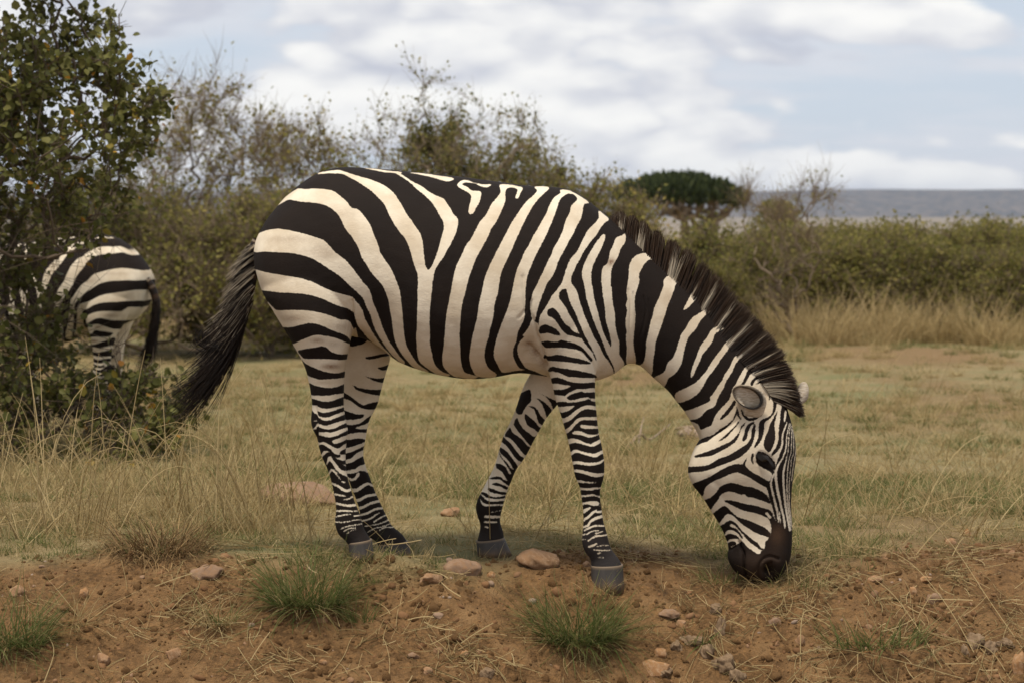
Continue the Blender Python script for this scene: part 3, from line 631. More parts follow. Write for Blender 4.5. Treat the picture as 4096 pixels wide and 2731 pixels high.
loft(zb, T("""1150 960 1400 940 .06 -.12  1075 1040 1450 1040 .105 -.13  1052 1158 1450 1170 .125 -.135  1086 1228 1425 1262 .124 -.138
1136 1311 1411 1311 .116 -.14  1177 1382 1400 1369 .102 -.14  1206 1433 1391 1416 .09 -.14  1226 1484 1381 1484 .078 -.14  1238 1540 1376 1542 .066 -.14
1248 1600 1375 1594 .056 -.14  1248 1638 1377 1638 .051 -.14  1244 1680 1385 1686 .050 -.14  1251 1715 1392 1717 .050 -.14  1268 1747 1390 1747 .048 -.14
1276 1785 1385 1781 .044 -.14  1289 1826 1382 1822 .038 -.14  1308 1870 1385 1876 .034 -.14  1323 1915 1392 1914 .031 -.14  1333 1958 1404 1951 .031 -.14
1341 1998 1417 1996 .032 -.14  1345 2035 1430 2030 .035 -.14  1341 2070 1443 2062 .039 -.14  1342 2100 1448 2090 .040 -.14  1356 2136 1459 2118 .038 -.14
1380 2157 1474 2140 .036 -.14  1392 2176 1488 2164 .037 -.14"""), 32, 0, 2.1)
loft(zb, T("""1230 1000 1420 980 .06 .13  1180 1080 1470 1050 .11 .135  1210 1220 1490 1270 .118 .137  1265 1370 1530 1370 .105 .137  1300 1450 1561 1424 .092 .137
1312 1500 1549 1474 .083 .137  1320 1560 1528 1545 .068 .137  1325 1620 1510 1615 .057 .137  1324 1665 1482 1668 .052 .137  1332 1712 1470 1710 .05 .137
1345 1757 1462 1757 .046 .137  1358 1800 1454 1798 .04 .137  1370 1836 1455 1832 .036 .137  1386 1890 1470 1880 .032 .137  1405 1945 1488 1928 .031 .137
1422 1990 1505 1972 .032 .137  1437 2035 1525 2016 .034 .137  1445 2085 1546 2060 .038 .137  1456 2122 1567 2097 .039 .137  1480 2147 1592 2120 .037 .137
1502 2160 1614 2140 .036 .137  1514 2182 1631 2168 .037 .137"""), 32, 0, 2.1)
loft(zb, T("""2220 1000 2400 990 .05 -.14  2165 1110 2430 1080 .085 -.132  2148 1200 2440 1180 .10 -.132  2146 1290 2430 1285 .10 -.137
2158 1350 2414 1360 .095 -.138  2175 1420 2398 1430 .085 -.138  2193 1480 2383 1490 .075 -.138  2211 1543 2381 1536 .066 -.138  2222 1595 2381 1590 .058 -.138
2240 1648 2386 1638 .052 -.138  2255 1699 2391 1693 .047 -.138  2268 1745 2398 1740 .045 -.138  2281 1800 2411 1798 .045 -.138  2291 1855 2418 1852 .046 -.138
2301 1905 2416 1901 .045 -.138  2320 1948 2402 1949 .037 -.138  2326 1990 2401 1986 .031 -.138  2331 2034 2407 2034 .030 -.138  2333 2081 2414 2081 .032 -.138
2330 2122 2425 2119 .036 -.138  2327 2156 2434 2156 .039 -.138  2333 2188 2443 2188 .039 -.138  2345 2212 2459 2212 .036 -.138  2362 2232 2477 2236 .036 -.138  2365 2266 2490 2262 .041 -.138"""), 32, 0, 2.1)
loft(zb, T("""2250 1200 2380 1230 .06 .125  2200 1330 2360 1370 .09 .13  2155 1435 2310 1470 .083 .13  2122 1491 2280 1530 .072 .13  2100 1530 2256 1575 .063 .13
2083 1572 2230 1615 .056 .13  2069 1615 2205 1645 .05 .13  2055 1655 2183 1674 .047 .13  2037 1693 2162 1712 .045 .13  2017 1730 2139 1752 .043 .13
2003 1775 2117 1797 .043 .13  1990 1820 2093 1836 .044 .13  1977 1860 2066 1874 .043 .13  1956 1905 2047 1918 .036 .13  1930 1955 2028 1963 .034 .13
1912 1990 2017 2000 .038 .13  1903 2025 2008 2036 .039 .13  1909 2058 2001 2068 .036 .13  1921 2095 2003 2095 .034 .13  1917 2130 2014 2126 .036 .13  1907 2166 2017 2154 .040 .13"""), 32, 0, 2.1)
_me = zb.mesh('zebra_form', None)
_ob = bpy.data.objects.new('zebra_form', _me); COL.objects.link(_ob)
m_ = _ob.modifiers.new('r', 'REMESH'); m_.mode = 'VOXEL'; m_.voxel_size = 0.0042
m_ = _ob.modifiers.new('s', 'SMOOTH'); m_.factor = 0.5; m_.iterations = 9
_ev = _ob.evaluated_get(bpy.context.evaluated_depsgraph_get()); _em = bpy.data.meshes.new_from_object(_ev)
nv = len(_em.vertices); ZV = np.empty(nv * 3, np.float32); _em.vertices.foreach_get('co', ZV); ZV = ZV.reshape(-1, 3).astype(float)
ZN = np.empty(nv * 3, np.float32); _em.vertex_normals.foreach_get('vector', ZN); ZN = ZN.reshape(-1, 3).astype(float)
_nl = len(_em.loops); _li = np.empty(_nl, np.int32); _em.loops.foreach_get('vertex_index', _li)
ZF = _li.reshape(-1, 4)
bpy.data.objects.remove(_ob)

mir = ZV.copy(); farside = ZV[:, 1] > YZ
mir[farside, 1] = 2 * YZ - mir[farside, 1]
UVm = proj(mir); UVd = proj(ZV)
fh = farside & (UVd[:, 0] > 1180) & (UVd[:, 0] < 1700) & (UVd[:, 1] > np.where(UVd[:, 0] < 1480, 1300, 1300 + (UVd[:, 0] - 1480) * 1.05))
ff = farside & (UVd[:, 0] > 1850) & (UVd[:, 0] < 2340) & (UVd[:, 1] > 1478 + (UVd[:, 0] - 2100) * .05)
uv = np.where((fh | ff)[:, None], UVd, UVm)

# surface relief in metres: bumps (detail x y radius amount) and creases (polyline width depth)
disp = np.zeros(nv)
facing = np.clip(np.abs(ZN[:, 1]) * 1.6, 0, 1)
def bump(s):
    for r in pts(s, 4): disp[:] += (r[3] * 2.94 / 1000) * np.exp(-((uv[:, 0] - r[0]) ** 2 + (uv[:, 1] - r[1]) ** 2) / (2 * r[2] ** 2)) * facing * ~(fh | ff)
bump("""F 1300 1420 330 7  F 1180 1300 200 4  G 1650 10 130 7  G 1640 110 90 -6  G 1690 330 120 4  G 1740 640 150 -3
G 1690 1400 42 -26  G 1700 1460 36 -18  G 1650 1340 60 -4  G 1600 1330 55 7  G 1790 1330 90 4  G 1480 1330 90 4  G 1290 1280 90 3
D 1560 640 260 8  D 1750 250 260 5  B 1900 1100 350 5  D 1250 850 130 -16  C 800 250 420 9  C 1000 640 240 7  A 1250 750 300 6  C 1560 420 200 -10
H 640 380 60 4  J 1480 1330 110 4  J 1330 300 150 5""")
def crease(s, wd, dep):
    Q = smooth_poly(pts(s), 4, False); dmin = np.full(nv, 1e9)
    bx = (uv[:, 0] > Q[:, 0].min() - 60) & (uv[:, 0] < Q[:, 0].max() + 60) & (uv[:, 1] > Q[:, 1].min() - 60) & (uv[:, 1] < Q[:, 1].max() + 60)
    p = uv[bx]; dm = np.full(len(p), 1e9)
    for a, b in zip(Q[:-1], Q[1:]):
        e = b - a; t = np.clip(((p - a) @ e) / (e @ e + 1e-9), 0, 1); dm = np.minimum(dm, np.hypot(*(p - a - t[:, None] * e).T))
    disp[np.where(bx)[0]] -= dep * np.exp(-(dm / (wd / 2.94)) ** 2) * facing[bx] * (~(fh | ff))[bx]
crease("C 1210 290 1225 400 1215 500 1240 620 1190 760", 14, .008)
crease("C 1170 290 1190 380 1180 470", 8, .003)
crease("D 1170 420 1130 470 1100 500", 14, .005)
crease("D 1150 20 1170 200 1180 420", 18, .004)
crease("D 1245 300 1250 460 1300 560 1330 700 1390 860 1420 1000 1460 1150", 16, .009)
crease("D 1230 850 1300 930 1370 1010 1430 1080", 22, .007)
for k_ in range(5):
    crease(f"D {1230-25*k_} {900+18*k_} {1300-20*k_} {980+20*k_} {1380-20*k_} {1070+14*k_}", 9, .0025)
for k_ in range(7):
    crease(f"D {2090+32*k_} {620+30*k_} {2150+26*k_} {800+20*k_} {2120+30*k_} {980+8*k_} {2040+36*k_} {1160-8*k_}", 9, .0028)
for k_ in range(4):
    crease(f"E {330+60*k_+(60 if k_>1 else 0)} {1050+40*k_} {360+60*k_+(60 if k_>1 else 0)} {1250+40*k_} F {40+60*k_} 200 {30+62*k_} 420", 9, .003)
crease("D 1720 820 1850 900 1960 1010 2000 1120", 14, .004)
crease("G 1350 1070 1365 1140 1400 1210 1402 1300 1405 1400 1430 1500", 14, .016)
crease("G 1300 1120 1250 1150 1215 1165", 14, .006)
crease("G 1570 1490 1570 1380 1605 1290 1700 1240 1800 1270", 16, .007)
crease("G 1690 1470 1650 1420 1660 1360 1720 1320", 16, .008)
crease("G 1000 330 1100 420 1150 560", 40, .003)
crease("F 830 1210 870 1310 830 1410", 30, .006)
crease("H 480 200 490 320 500 480 500 620 540 760", 12, .006)
crease("G 1535 60 1580 10 1640 30 1720 90 1750 150", 9, .004)
crease("G 1540 130 1600 180 1690 215 1740 220", 9, .004)
crease("G 1800 200 1830 400 1790 700", 30, -.003)
rib = 0.0016 * np.sin((uv[:, 0] - 0.25 * uv[:, 1]) / 15.0) * sstep(1560, 1700, uv[:, 0]) * sstep(2120, 2000, uv[:, 0]) * sstep(850, 1000, uv[:, 1]) * sstep(1480, 1350, uv[:, 1])
disp += rib + 0.002 * (fbm(uv[:, 0] / 55, uv[:, 1] / 55, 3, 5))
ZV2 = ZV + ZN * disp[:, None]
# coat attributes
bands = 0.72 * (np.sin(uv[:, 1] / 11.0 + 0.9 * np.sin(uv[:, 0] / 31))) * CLAMP
sd = BODY.at(uv); sd[fh] = FHIND.at(uv[fh]); sd[ff] = FFORE.at(uv[ff])
def spot(s):
    v = np.zeros(nv)
    for r in pts(s, 5): v += (r[4] * 2.94) * np.exp(-((uv[:, 0] - r[0]) / r[2]) ** 2 - ((uv[:, 1] - r[1]) / r[3]) ** 2)
    return np.clip(v, 0, 1)
nearish = ~(fh | ff)
tan = spot("""C 520 500 150 40 .5  C 1040 590 120 60 .35  C 800 755 90 40 .6  C 970 800 70 40 .35  C 950 1065 110 35 .95  C 870 1260 90 20 .3  A 450 930 300 50 .35  A 900 1080 200 90 .4  A 1130 650 150 80 .2
C 1480 300 120 200 .15  E 120 730 55 45 1  E 850 920 100 60 .4  E 820 1130 80 80 .3  D 1220 830 60 60 .7 D 1310 930 70 70 .8  D 1390 1040 60 60 .6  F 1640 800 60 120 .5""") * nearish
muz = spot("G 1790 985 90 130 .75  G 1700 1270 160 110 .22  G 1470 1330 110 150 .2 G 1600 1420 90 90 .25") * nearish
grey = sstep(2195, 2255, UVd[:, 1]) * 0 + np.where(UVd[:, 0] < 2700, sstep(2050, 2260, UVd[:, 1]), 0)

t = MT('zebra_coat', 0.75, 0.10)
P_ = t.pos()
nz = t.noise(P_, 170, 3); nz2 = t.noise(t.pos((1, 1, 1)), 7, 4); nz3 = t.noise(t.pos((90, 400, 160)), 1.0, 3)
d_ = t.math('ADD', t.attr('stripe'), t.math('MULTIPLY', t.math('SUBTRACT', nz, 0.5), 0.30))
msk = t.ramp(d_, -0.065, 0.065)
white = t.mix(t.ramp(nz2, 0.35, 0.7), (0.70, 0.615, 0.48), (0.54, 0.445, 0.32))
white = t.mix(t.math('MULTIPLY', t.math('SUBTRACT', nz3, 0.35), 0.45, True), white, (0.40, 0.31, 0.22))
white = t.mix(t.math('MULTIPLY', t.attr('tan'), t.ramp(nz, 0.2, 0.6, 0.5, 1.0)), white, (0.20, 0.12, 0.07))
black = t.mix(nz2, (0.0085, 0.0062, 0.0052), (0.0175, 0.0115, 0.0085))
black = t.mix(t.attr('muz'), black, (0.075, 0.042, 0.024))
black = t.mix(t.math('MULTIPLY', t.attr('grey'), 0.5), black, (0.05, 0.045, 0.045))
t.col(t.mix(msk, black, white))
t.b.inputs['Sheen Weight'].default_value = 0.0
t.b.inputs['Sheen Roughness'].default_value = 0.5
t.bump(t.math('ADD', nz3, t.math('MULTIPLY', nz, 0.4)), 0.25, 0.004)
ZCOAT = t.m

zroot = empty('zebra', ZROOT)
tag(zroot, 'striped zebra grazing side-on with its muzzle down on the red earth bank', 'zebra', 'zebras grazing in the bush')
zbody_me = mk_mesh('body', ZV2 - ZROOT, [ZF], dict(stripe=sd / CLAMP, tan=tan, muz=muz, grey=grey), True, [ZCOAT])
mk_obj('body', zbody_me, zroot)

# hooves
th_ = MT('hoof_horn', 0.6, 0.25)
hn = th_.noise(th_.pos((60, 60, 6)), 1.0, 4)
hz = th_.attr('h')
th_.col(th_.mix(th_.ramp(hz, 0.0, 0.16), (0.16, 0.115, 0.075), th_.mix(th_.math('MULTIPLY', th_.ramp(hz, 0.35, 1.0), th_.ramp(hn, .2, .7)), th_.mix(hn, (0.026, 0.024, 0.023), (0.080, 0.070, 0.062)), (0.17, 0.10, 0.05))))
th_.bump(hn, 0.3, 0.003)
def hoof(a, b, c, d, w0, w1, off):
    """a,b coronet heel/toe; c,d sole heel/toe (photo pixels)"""
    mb = MB(); n = 28; rows = []
    for s in (0, .05, .14, .35, .7, 1.0):
        e = 0.012 if s in (.05,) else 0
        pa = np.array(a) * (1 - s) + np.array(c) * s; pb = np.array(b) * (1 - s) + np.array(d) * s
        A = unproj(*pa, YZ + off); B = unproj(*pb, YZ + off); w_ = w0 * (1 - s) + w1 * s
        cen = (A + B) / 2; h = (B - A) / 2 * (1 + e)
        th = np.arange(n) / n * 2 * math.pi
        rows.append(cen + np.cos(th)[:, None] * h + (w_ * (1 + e) * np.sign(np.sin(th)) * np.abs(np.sin(th)) ** .85)[:, None] * np.array([0, 1, 0]))
    V = np.array(rows); m = len(rows); idx = np.arange(m * n).reshape(m, n)
    F = np.stack([idx[:-1], np.roll(idx[:-1], -1, 1), np.roll(idx[1:], -1, 1), idx[1:]], -1).reshape(-1, 4)
    V = np.vstack([V.reshape(-1, 3), V[-1].mean(0, keepdims=True), V[0].mean(0, keepdims=True)])
    caps = np.concatenate([np.stack([np.full(n, m * n), idx[-1], np.roll(idx[-1], -1)], -1), np.stack([np.full(n, m * n + 1), np.roll(idx[0], -1), idx[0]], -1)])
    h_ = np.concatenate([np.repeat([0, .05, .14, .35, .7, 1.0], n), [1, 0]])
    mb.add(V, [F, caps], h=h_); return mb.obj('hoof', th_.m, zroot)
hoof((1392, 2166), (1487, 2152), (1402, 2238), (1500, 2240), .040, .048, -.14)
hoof((1514, 2174), (1630, 2160), (1510, 2226), (1650, 2222), .040, .048, .137)
hoof((2364, 2258), (2491, 2254), (2366, 2360), (2498, 2366), .044, .054, -.138)
hoof((1905, 2160), (2016, 2146), (1910, 2226), (2050, 2220), .043, .052, .13)

# eyes with a lid above
te = MT('eye_dark', 0.12, 0.6); te.col((0.010, 0.007, 0.006))
tl = MT('eye_lash', 0.7, 0.2); tl.col((0.012, 0.010, 0.009))
def find_surf(sx, sy):
    d = np.hypot(UVd[:, 0] - sx, UVd[:, 1] - sy); c = np.where((d < 8) & (ZV2[:, 1] < YZ))[0]
    return ZV2[c[np.argmin(ZV2[c, 1])]]
ep = find_surf(3058, 1836)
for sgn in (1, -1):
    p = ep.copy(); p[1] = YZ + sgn * (ep[1] - YZ) - sgn * -0.009
    mb = MB(); u_ = np.linspace(0, math.pi, 13); v_ = np.arange(20) / 20 * 2 * math.pi
    V = p + 0.0175 * np.stack([np.outer(np.sin(u_), np.cos(v_)) * 1.15, np.outer(np.sin(u_), np.sin(v_)), np.outer(np.cos(u_), np.ones(20)) * .8], -1)
    idx = np.arange(260).reshape(13, 20); F = np.stack([idx[:-1], np.roll(idx[:-1], -1, 1), np.roll(idx[1:], -1, 1), idx[1:]], -1).reshape(-1, 4)
    mb.add(V.reshape(-1, 3), F); eo = mb.obj('eye', te.m, zroot)
    n = 46; s = np.linspace(0, 1, n); r0 = unproj(3025 + 62 * s, 1812 + 30 * s - 10 * np.sin(s * math.pi), ep[1]); r0[:, 1] = p[1] - sgn * (0.017 + 0.008 * np.sin(s * math.pi)) * 1.0
    dr = np.stack([0.006 + 0.0 * s, -sgn * (0.010 + 0 * s), -0.016 - 0.004 * np.sin(s * 9)], -1)
    tt = np.linspace(0, 1, 4)[None, :, None]
    mb = MB(); V, F = tubes(r0[:, None] + dr[:, None] * tt, np.full((n, 4), .0011) * np.linspace(1, .3, 4)); mb.add(V, F)
    mk_obj('eyelashes', mb.mesh('eyelashes', tl.m, True, ZROOT), eo)

# ears: open cups
tear = MT('ear_hide', 0.75, 0.2)
en = tear.noise(tear.pos((60, 60, 300)), 1.0, 4)
e_in = tear.mix(tear.ramp(en, .35, .65), (0.21, 0.155, 0.095), (0.075, 0.052, 0.030))
e_out = tear.mix(tear.ramp(en, .3, .7), (0.62, 0.54, 0.43), (0.42, 0.33, 0.23))
tear.col(tear.mix(tear.attr('rim'), tear.mix(tear.attr('inner'), e_out, e_in), (0.014, 0.011, 0.010)))  # blackens the ear edge and paints shade into the depth of the cup
tear.bump(en, 0.5, 0.006)
def ear(rings, near, rimw):
    mb = MB(); n = 30; th = np.arange(n) / n * 2 * math.pi; rows = []; rim = []; inn = []
    for (cx, cy, rx, ry, rot, Yo, r_, i_) in rings:
        ca, sa = math.cos(math.radians(rot)), math.sin(math.radians(rot))
        x = rx * np.cos(th); y = ry * np.sin(th) * (1 + .12 * np.cos(th))
        sx = 2500 + (cx + x * ca - y * sa) / 2.94; sy = 1300 + (cy + x * sa + y * ca) / 2.94
        rows.append(unproj(sx, sy, YZ + Yo)); rim.append(np.full(n, r_) * np.clip(0.75 + 0.6 * np.sin(th * 1 + rimw), 0, 1)); inn.append(np.full(n, i_))
    V = np.array(rows); m = len(rows); idx = np.arange(m * n).reshape(m, n)
    F = np.stack([idx[:-1], np.roll(idx[:-1], -1, 1), np.roll(idx[1:], -1, 1), idx[1:]], -1).reshape(-1, 4)
    Vc = np.vstack([V.reshape(-1, 3), V[-1].mean(0, keepdims=True)])
    caps = np.stack([np.full(n, m * n), idx[-1], np.roll(idx[-1], -1)], -1)
    mb.add(Vc, [F, caps], rim=np.concatenate([np.clip(np.concatenate(rim), 0, 1), [0]]), inner=np.concatenate([np.concatenate(inn), [1]]))
    return mb.obj('ear', tear.m, zroot)
ear([(1490, 1090, 90, 30, 0, -.06, 0, 0), (1500, 1050, 108, 42, 5, -.078, .5, 0), (1520, 985, 120, 70, 10, -.092, 0, 0), (1530, 900, 135, 120, 20, -.10, 0, 0), (1490, 850, 165, 132, 28, -.108, .2, 0),
     (1436, 830, 192, 128, 28, -.124, 1, .3), (1428, 834, 172, 106, 28, -.122, 1, 1), (1440, 850, 158, 98, 30, -.098, .05, 1), (1465, 880, 104, 74, 30, -.072, .55, 1), (1490, 920, 50, 45, 20, -.055, 1.3, 1)], True, 1.2)
ear([(2010, 900, 40, 40, 0, .07, .6, 0), (2040, 860, 60, 80, 10, .08, .9, 0), (2080, 800, 80, 110, 5, .095, 1, 0), (2095, 765, 68, 105, 0, .11, .6, 0),
     (2095, 760, 60, 95, 0, .115, 1, 1), (2080, 800, 45, 80, 0, .10, .6, 1), (2040, 860, 30, 40, 0, .09, .3, 1)], False, -1.2)

# ---------------------------------------------------------------- mane
thr = MT('zebra_hair', 0.55, 0.15)
thr.col(thr.cr(thr.attr('tint'), [(0, (0.009, 0.007, 0.006)), (0.40, (0.046, 0.024, 0.012)), (1.0, (0.46, 0.39, 0.29))]))
crest = np.array([(2425, 860), (2462, 885), (2500, 925), (2550, 975), (2610, 1032), (2670, 1082), (2735, 1130), (2795, 1188), (2850, 1242), (2905, 1300), (2960, 1356), (3015, 1418), (3060, 1462), (3095, 1506), (3120, 1550), (3135, 1590), (3148, 1628)], float)
mdir = np.array([(.1, -1), (.1, -1), (.12, -1), (.12, -1), (.12, -1), (.22, -1), (.40, -1), (.45, -.9), (.55, -.85), (.65, -.8), (.78, -.75), (.85, -.6), (.95, -.45), (1, -.3), (1, -.05), (1, .2), (.95, .42)], float)
mlen = np.array([20, 55, 88, 110, 124, 132, 134, 130, 126, 122, 120, 115, 106, 98, 88, 88, 92], float)
def mane(n=13000):
    r = np.random.default_rng(3)
    tt = r.random(n) * (len(crest) - 1); i = np.minimum(tt.astype(int), len(crest) - 2); f = (tt - i)[:, None]
    base = crest[i] * (1 - f) + crest[i + 1] * f
    d = nrm(mdir[i] * (1 - f) + mdir[i + 1] * f); ln = (mlen[i] * (1 - f[:, 0]) + mlen[i + 1] * f[:, 0])
    # tufts part the front of the mane
    ph = tt * 1.0; cl = np.array([1.5, 2.55, 3.35, 4.15, 5.05, 5.8, 6.7, 7.5, 8.3, 9.2, 10, 10.9, 11.8, 12.6, 13.5, 14.3, 15.2])
    j = np.argmin(np.abs(ph[:, None] - cl[None]), 1); off = ph - cl[j]
    clump = np.where(ph < 6.5, 0.42, 0.12)
    tang = np.stack([-d[:, 1], d[:, 0]], -1)
    ln = ln * (1 - 0.22 * np.clip(np.abs(off) / .5, 0, 1) ** 2 * (clump + .2)) * r.normal(1, .06, n)
    lat = r.normal(0, .5, n).clip(-1, 1)
    K = 6; s = np.linspace(0, 1, K)
    # near-side hairs start a little lower on the neck
    root = base - d * (22 + 34 * np.abs(lat))[:, None]
    lean = (-off * clump * 46)[:, None] * tang + r.normal(0, 5, (n, 2))
    sag = np.where(tt > 12, 14, 0)
    P2 = root[:, None] + (d * (ln + 36 * np.abs(lat))[:, None])[:, None] * s[None, :, None] + lean[:, None] * (s ** 1.6)[None, :, None] + np.stack([0 * sag, sag], -1)[:, None] * (s ** 2)[None, :, None]
    thick = 0.062 * (1 - .62 * s)
    Yd = YZ + lat[:, None] * thick[None] * np.linspace(1, .75, K)[None] + r.normal(0, .004, (n, 1)) * s[None]
    P3 = unproj(P2[..., 0], P2[..., 1], Yd)
    rad = (0.0014 * np.linspace(1, .25, K))[None] * r.uniform(.7, 1.25, (n, 1))
    wroot = BODY.at(root - d * 10) / CLAMP
    wf = np.clip(wroot * 3 + .1, 0, 1)
    tip = r.uniform(.45, .85, n)
    tint = wf[:, None] * (1 - sstep(0, .22, s[None] - tip[:, None])) * r.uniform(.6, 1.0, (n, 1))
    tint = np.maximum(tint, r.uniform(0.05, .42, (n, 1)) * (0.35 + 1.0 * s[None]))
    V, F = tubes(P3, rad)
    mb = MB(); mb.add(V, F, tint=np.repeat(tint.ravel(), 3)); return mb.obj('mane', thr.m, zroot)
mane()

# ---------------------------------------------------------------- tails
def tail(name, dock, n, parent, hair_len, hair_dir, seed, spread=.02, brush=None, curls=False, depth0=YZ, white=True, s_from=0.0):
    """dock: x y radius rows in photo pixels; hair lengths in pixels grow down the dock"""
    r = np.random.default_rng(seed); D = smooth_poly(dock, 5, False); m = len(D)
    mb = MB()
    # fleshy dock
    dp = unproj(D[:, 0], D[:, 1], depth0); V, F = tubes(dp[None], (D[:, 2] / 4 / FPX * depth0)[None], 10)
    mb.add(V, F, tint=np.repeat(np.where(np.sin(np.arange(m) * 1.25) > .25, .62, .06) * np.linspace(1, .1, m), 10))
    s0 = s_from + (1 - s_from) * r.random(n) ** .65; i = np.minimum((s0 * (m - 1)).astype(int), m - 2); f = (s0 * (m - 1) - i)[:, None]
    root = D[i, :2] * (1 - f) + D[i + 1, :2] * f
    rr = (D[i, 2] * (1 - f[:, 0]) + D[i + 1, 2] * f[:, 0])
    L_ = np.interp(s0, hair_len[0], hair_len[1]) * (r.uniform(.45, 1.12, n))
    ang = np.interp(s0, hair_dir[0], hair_dir[1]) + r.normal(0, 1, n) * np.where(s0 < .5, 4, 7)
    endang = np.interp(s0, hair_dir[0], hair_dir[2]) + r.normal(0, 1, n) * np.where(s0 < .5, 5, 9)
    K = 9; s = np.linspace(0, 1, K); a = np.radians(ang[:, None] * (1 - s) + endang[:, None] * s)
    step = np.stack([np.cos(a), np.sin(a)], -1) * (L_ / (K - 1))[:, None, None]
    P2 = root[:, None] + np.concatenate([np.zeros((n, 1, 2)), np.cumsum(step[:, 1:], 1)], 1)
    lat = r.normal(0, .5, n)
    P2 = P2 + (np.stack([r.normal(0, 1, n), 0 * lat], -1) * rr[:, None] * np.where(s0 < .5, .2, .45)[:, None])[:, None]
    Yd = depth0 + lat[:, None] * (rr[:, None] / 4 / FPX * depth0 + spread * s[None])
    P3 = unproj(P2[..., 0], P2[..., 1], Yd)
    tint = r.uniform(0, .16, (n, 1)) * np.ones((1, K))
    if white:
        wv = ((np.sin(s0 * 78 + .6) > -.1) & (s0 < .5) & (r.random(n) < .92)) | ((s0 > .5) & (s0 < .75) & (r.random(n) < .25))
        tint[wv] = np.clip(r.uniform(.8, 1.15, (n, 1)) * np.interp(s0, [0, .5, .75], [1, .95, .75])[:, None] * (1 - .3 * s[None] ** 2), 0, 1)[wv]
    rad = (0.0013 * np.linspace(1, .3, K))[None] * r.uniform(.7, 1.3, (n, 1))
    V, F = tubes(P3, rad); mb.add(V, F, tint=np.repeat(tint.ravel(), 3))
    if curls:
        q = 70; c0 = pts("L 860 1290")[0]; s_ = np.linspace(0, 1, 14); e_ = r.normal(0, 10, (q, 2)); R_ = r.uniform(60, 118, q)
        aa = np.radians(60 + 150 * s_[None] * r.uniform(.8, 1.15, (q, 1)))
        X = c0[0] + 20 + e_[:, :1] - R_[:, None] * .55 - R_[:, None] * .62 * -np.cos(aa); Yp = c0[1] - 38 + e_[:, 1:] + R_[:, None] * .42 * np.sin(aa)
        P3 = unproj(X, Yp, depth0 - .01 + r.normal(0, .01, (q, 1))); V, F = tubes(P3, np.full((q, 14), .0012) * np.linspace(1, .4, 14)); mb.add(V, F, tint=.02)
    return mb.obj(name, thr.m, parent)
tail('tail', np.vstack([[(1036, 960, 26), (1024, 990, 26)], pts("L 1225 240 50 1225 400 50 1195 560 48 1165 700 46 1135 840 40 1108 960 32 1080 1080 18", 3)]), 3000, zroot,
     ([0, .25, .5, .7, .85, 1], [58, 125, 205, 330, 420, 420]), ([0, .25, .5, .75, 1], [160, 152, 138, 114, 112], [138, 136, 130, 134, 134]), 11, .03, curls=True)
# ---------------------------------------------------------------- grass, litter, pebbles (scattered)
def scatter(name, protos, P, rot, scl, label, pick=None):
    """points carrying rot / scl / pick attributes, instanced with geometry nodes"""
    col = bpy.data.collections.new(name + '_source')
    for i, me in enumerate(protos):
        o = bpy.data.objects.new(f'{name}_piece_{i:02d}', me); col.objects.link(o)
    me = bpy.data.meshes.new(name); n = len(P)
    me.vertices.add(n); me.vertices.foreach_set('co', np.asarray(P, np.float32).ravel())
    a = me.attributes.new('rot', 'FLOAT_VECTOR', 'POINT'); a.data.foreach_set('vector', np.asarray(rot, np.float32).ravel())
    a = me.attributes.new('scl', 'FLOAT', 'POINT'); a.data.foreach_set('value', np.asarray(scl, np.float32))
    a = me.attributes.new('pick', 'INT', 'POINT'); a.data.foreach_set('value', (RNG.integers(0, len(protos), n) if pick is None else pick).astype(np.int32))
    o = mk_obj(name, me)
    ng = bpy.data.node_groups.new(name, 'GeometryNodeTree')
    ng.interface.new_socket('Geometry', in_out='INPUT', socket_type='NodeSocketGeometry')
    ng.interface.new_socket('Geometry', in_out='OUTPUT', socket_type='NodeSocketGeometry')
    gi_, go_ = ng.nodes.new('NodeGroupInput'), ng.nodes.new('NodeGroupOutput')
    iop = ng.nodes.new('GeometryNodeInstanceOnPoints'); ci = ng.nodes.new('GeometryNodeCollectionInfo')
    ci.inputs['Collection'].default_value = col; ci.inputs['Separate Children'].default_value = True; ci.inputs['Reset Children'].default_value = True
    def na(nm, ty):
        q = ng.nodes.new('GeometryNodeInputNamedAttribute'); q.data_type = ty; q.inputs['Name'].default_value = nm; return q.outputs['Attribute']
    ng.links.new(gi_.outputs[0], iop.inputs['Points']); ng.links.new(ci.outputs[0], iop.inputs['Instance'])
    iop.inputs['Pick Instance'].default_value = True
    ng.links.new(na('pick', 'INT'), iop.inputs['Instance Index']); ng.links.new(na('rot', 'FLOAT_VECTOR'), iop.inputs['Rotation'])
    ng.links.new(na('scl', 'FLOAT'), iop.inputs['Scale']); ng.links.new(iop.outputs[0], go_.inputs[0])
    md = o.modifiers.new('scatter', 'NODES'); md.node_group = ng
    tag(o, label, kind='stuff'); return o

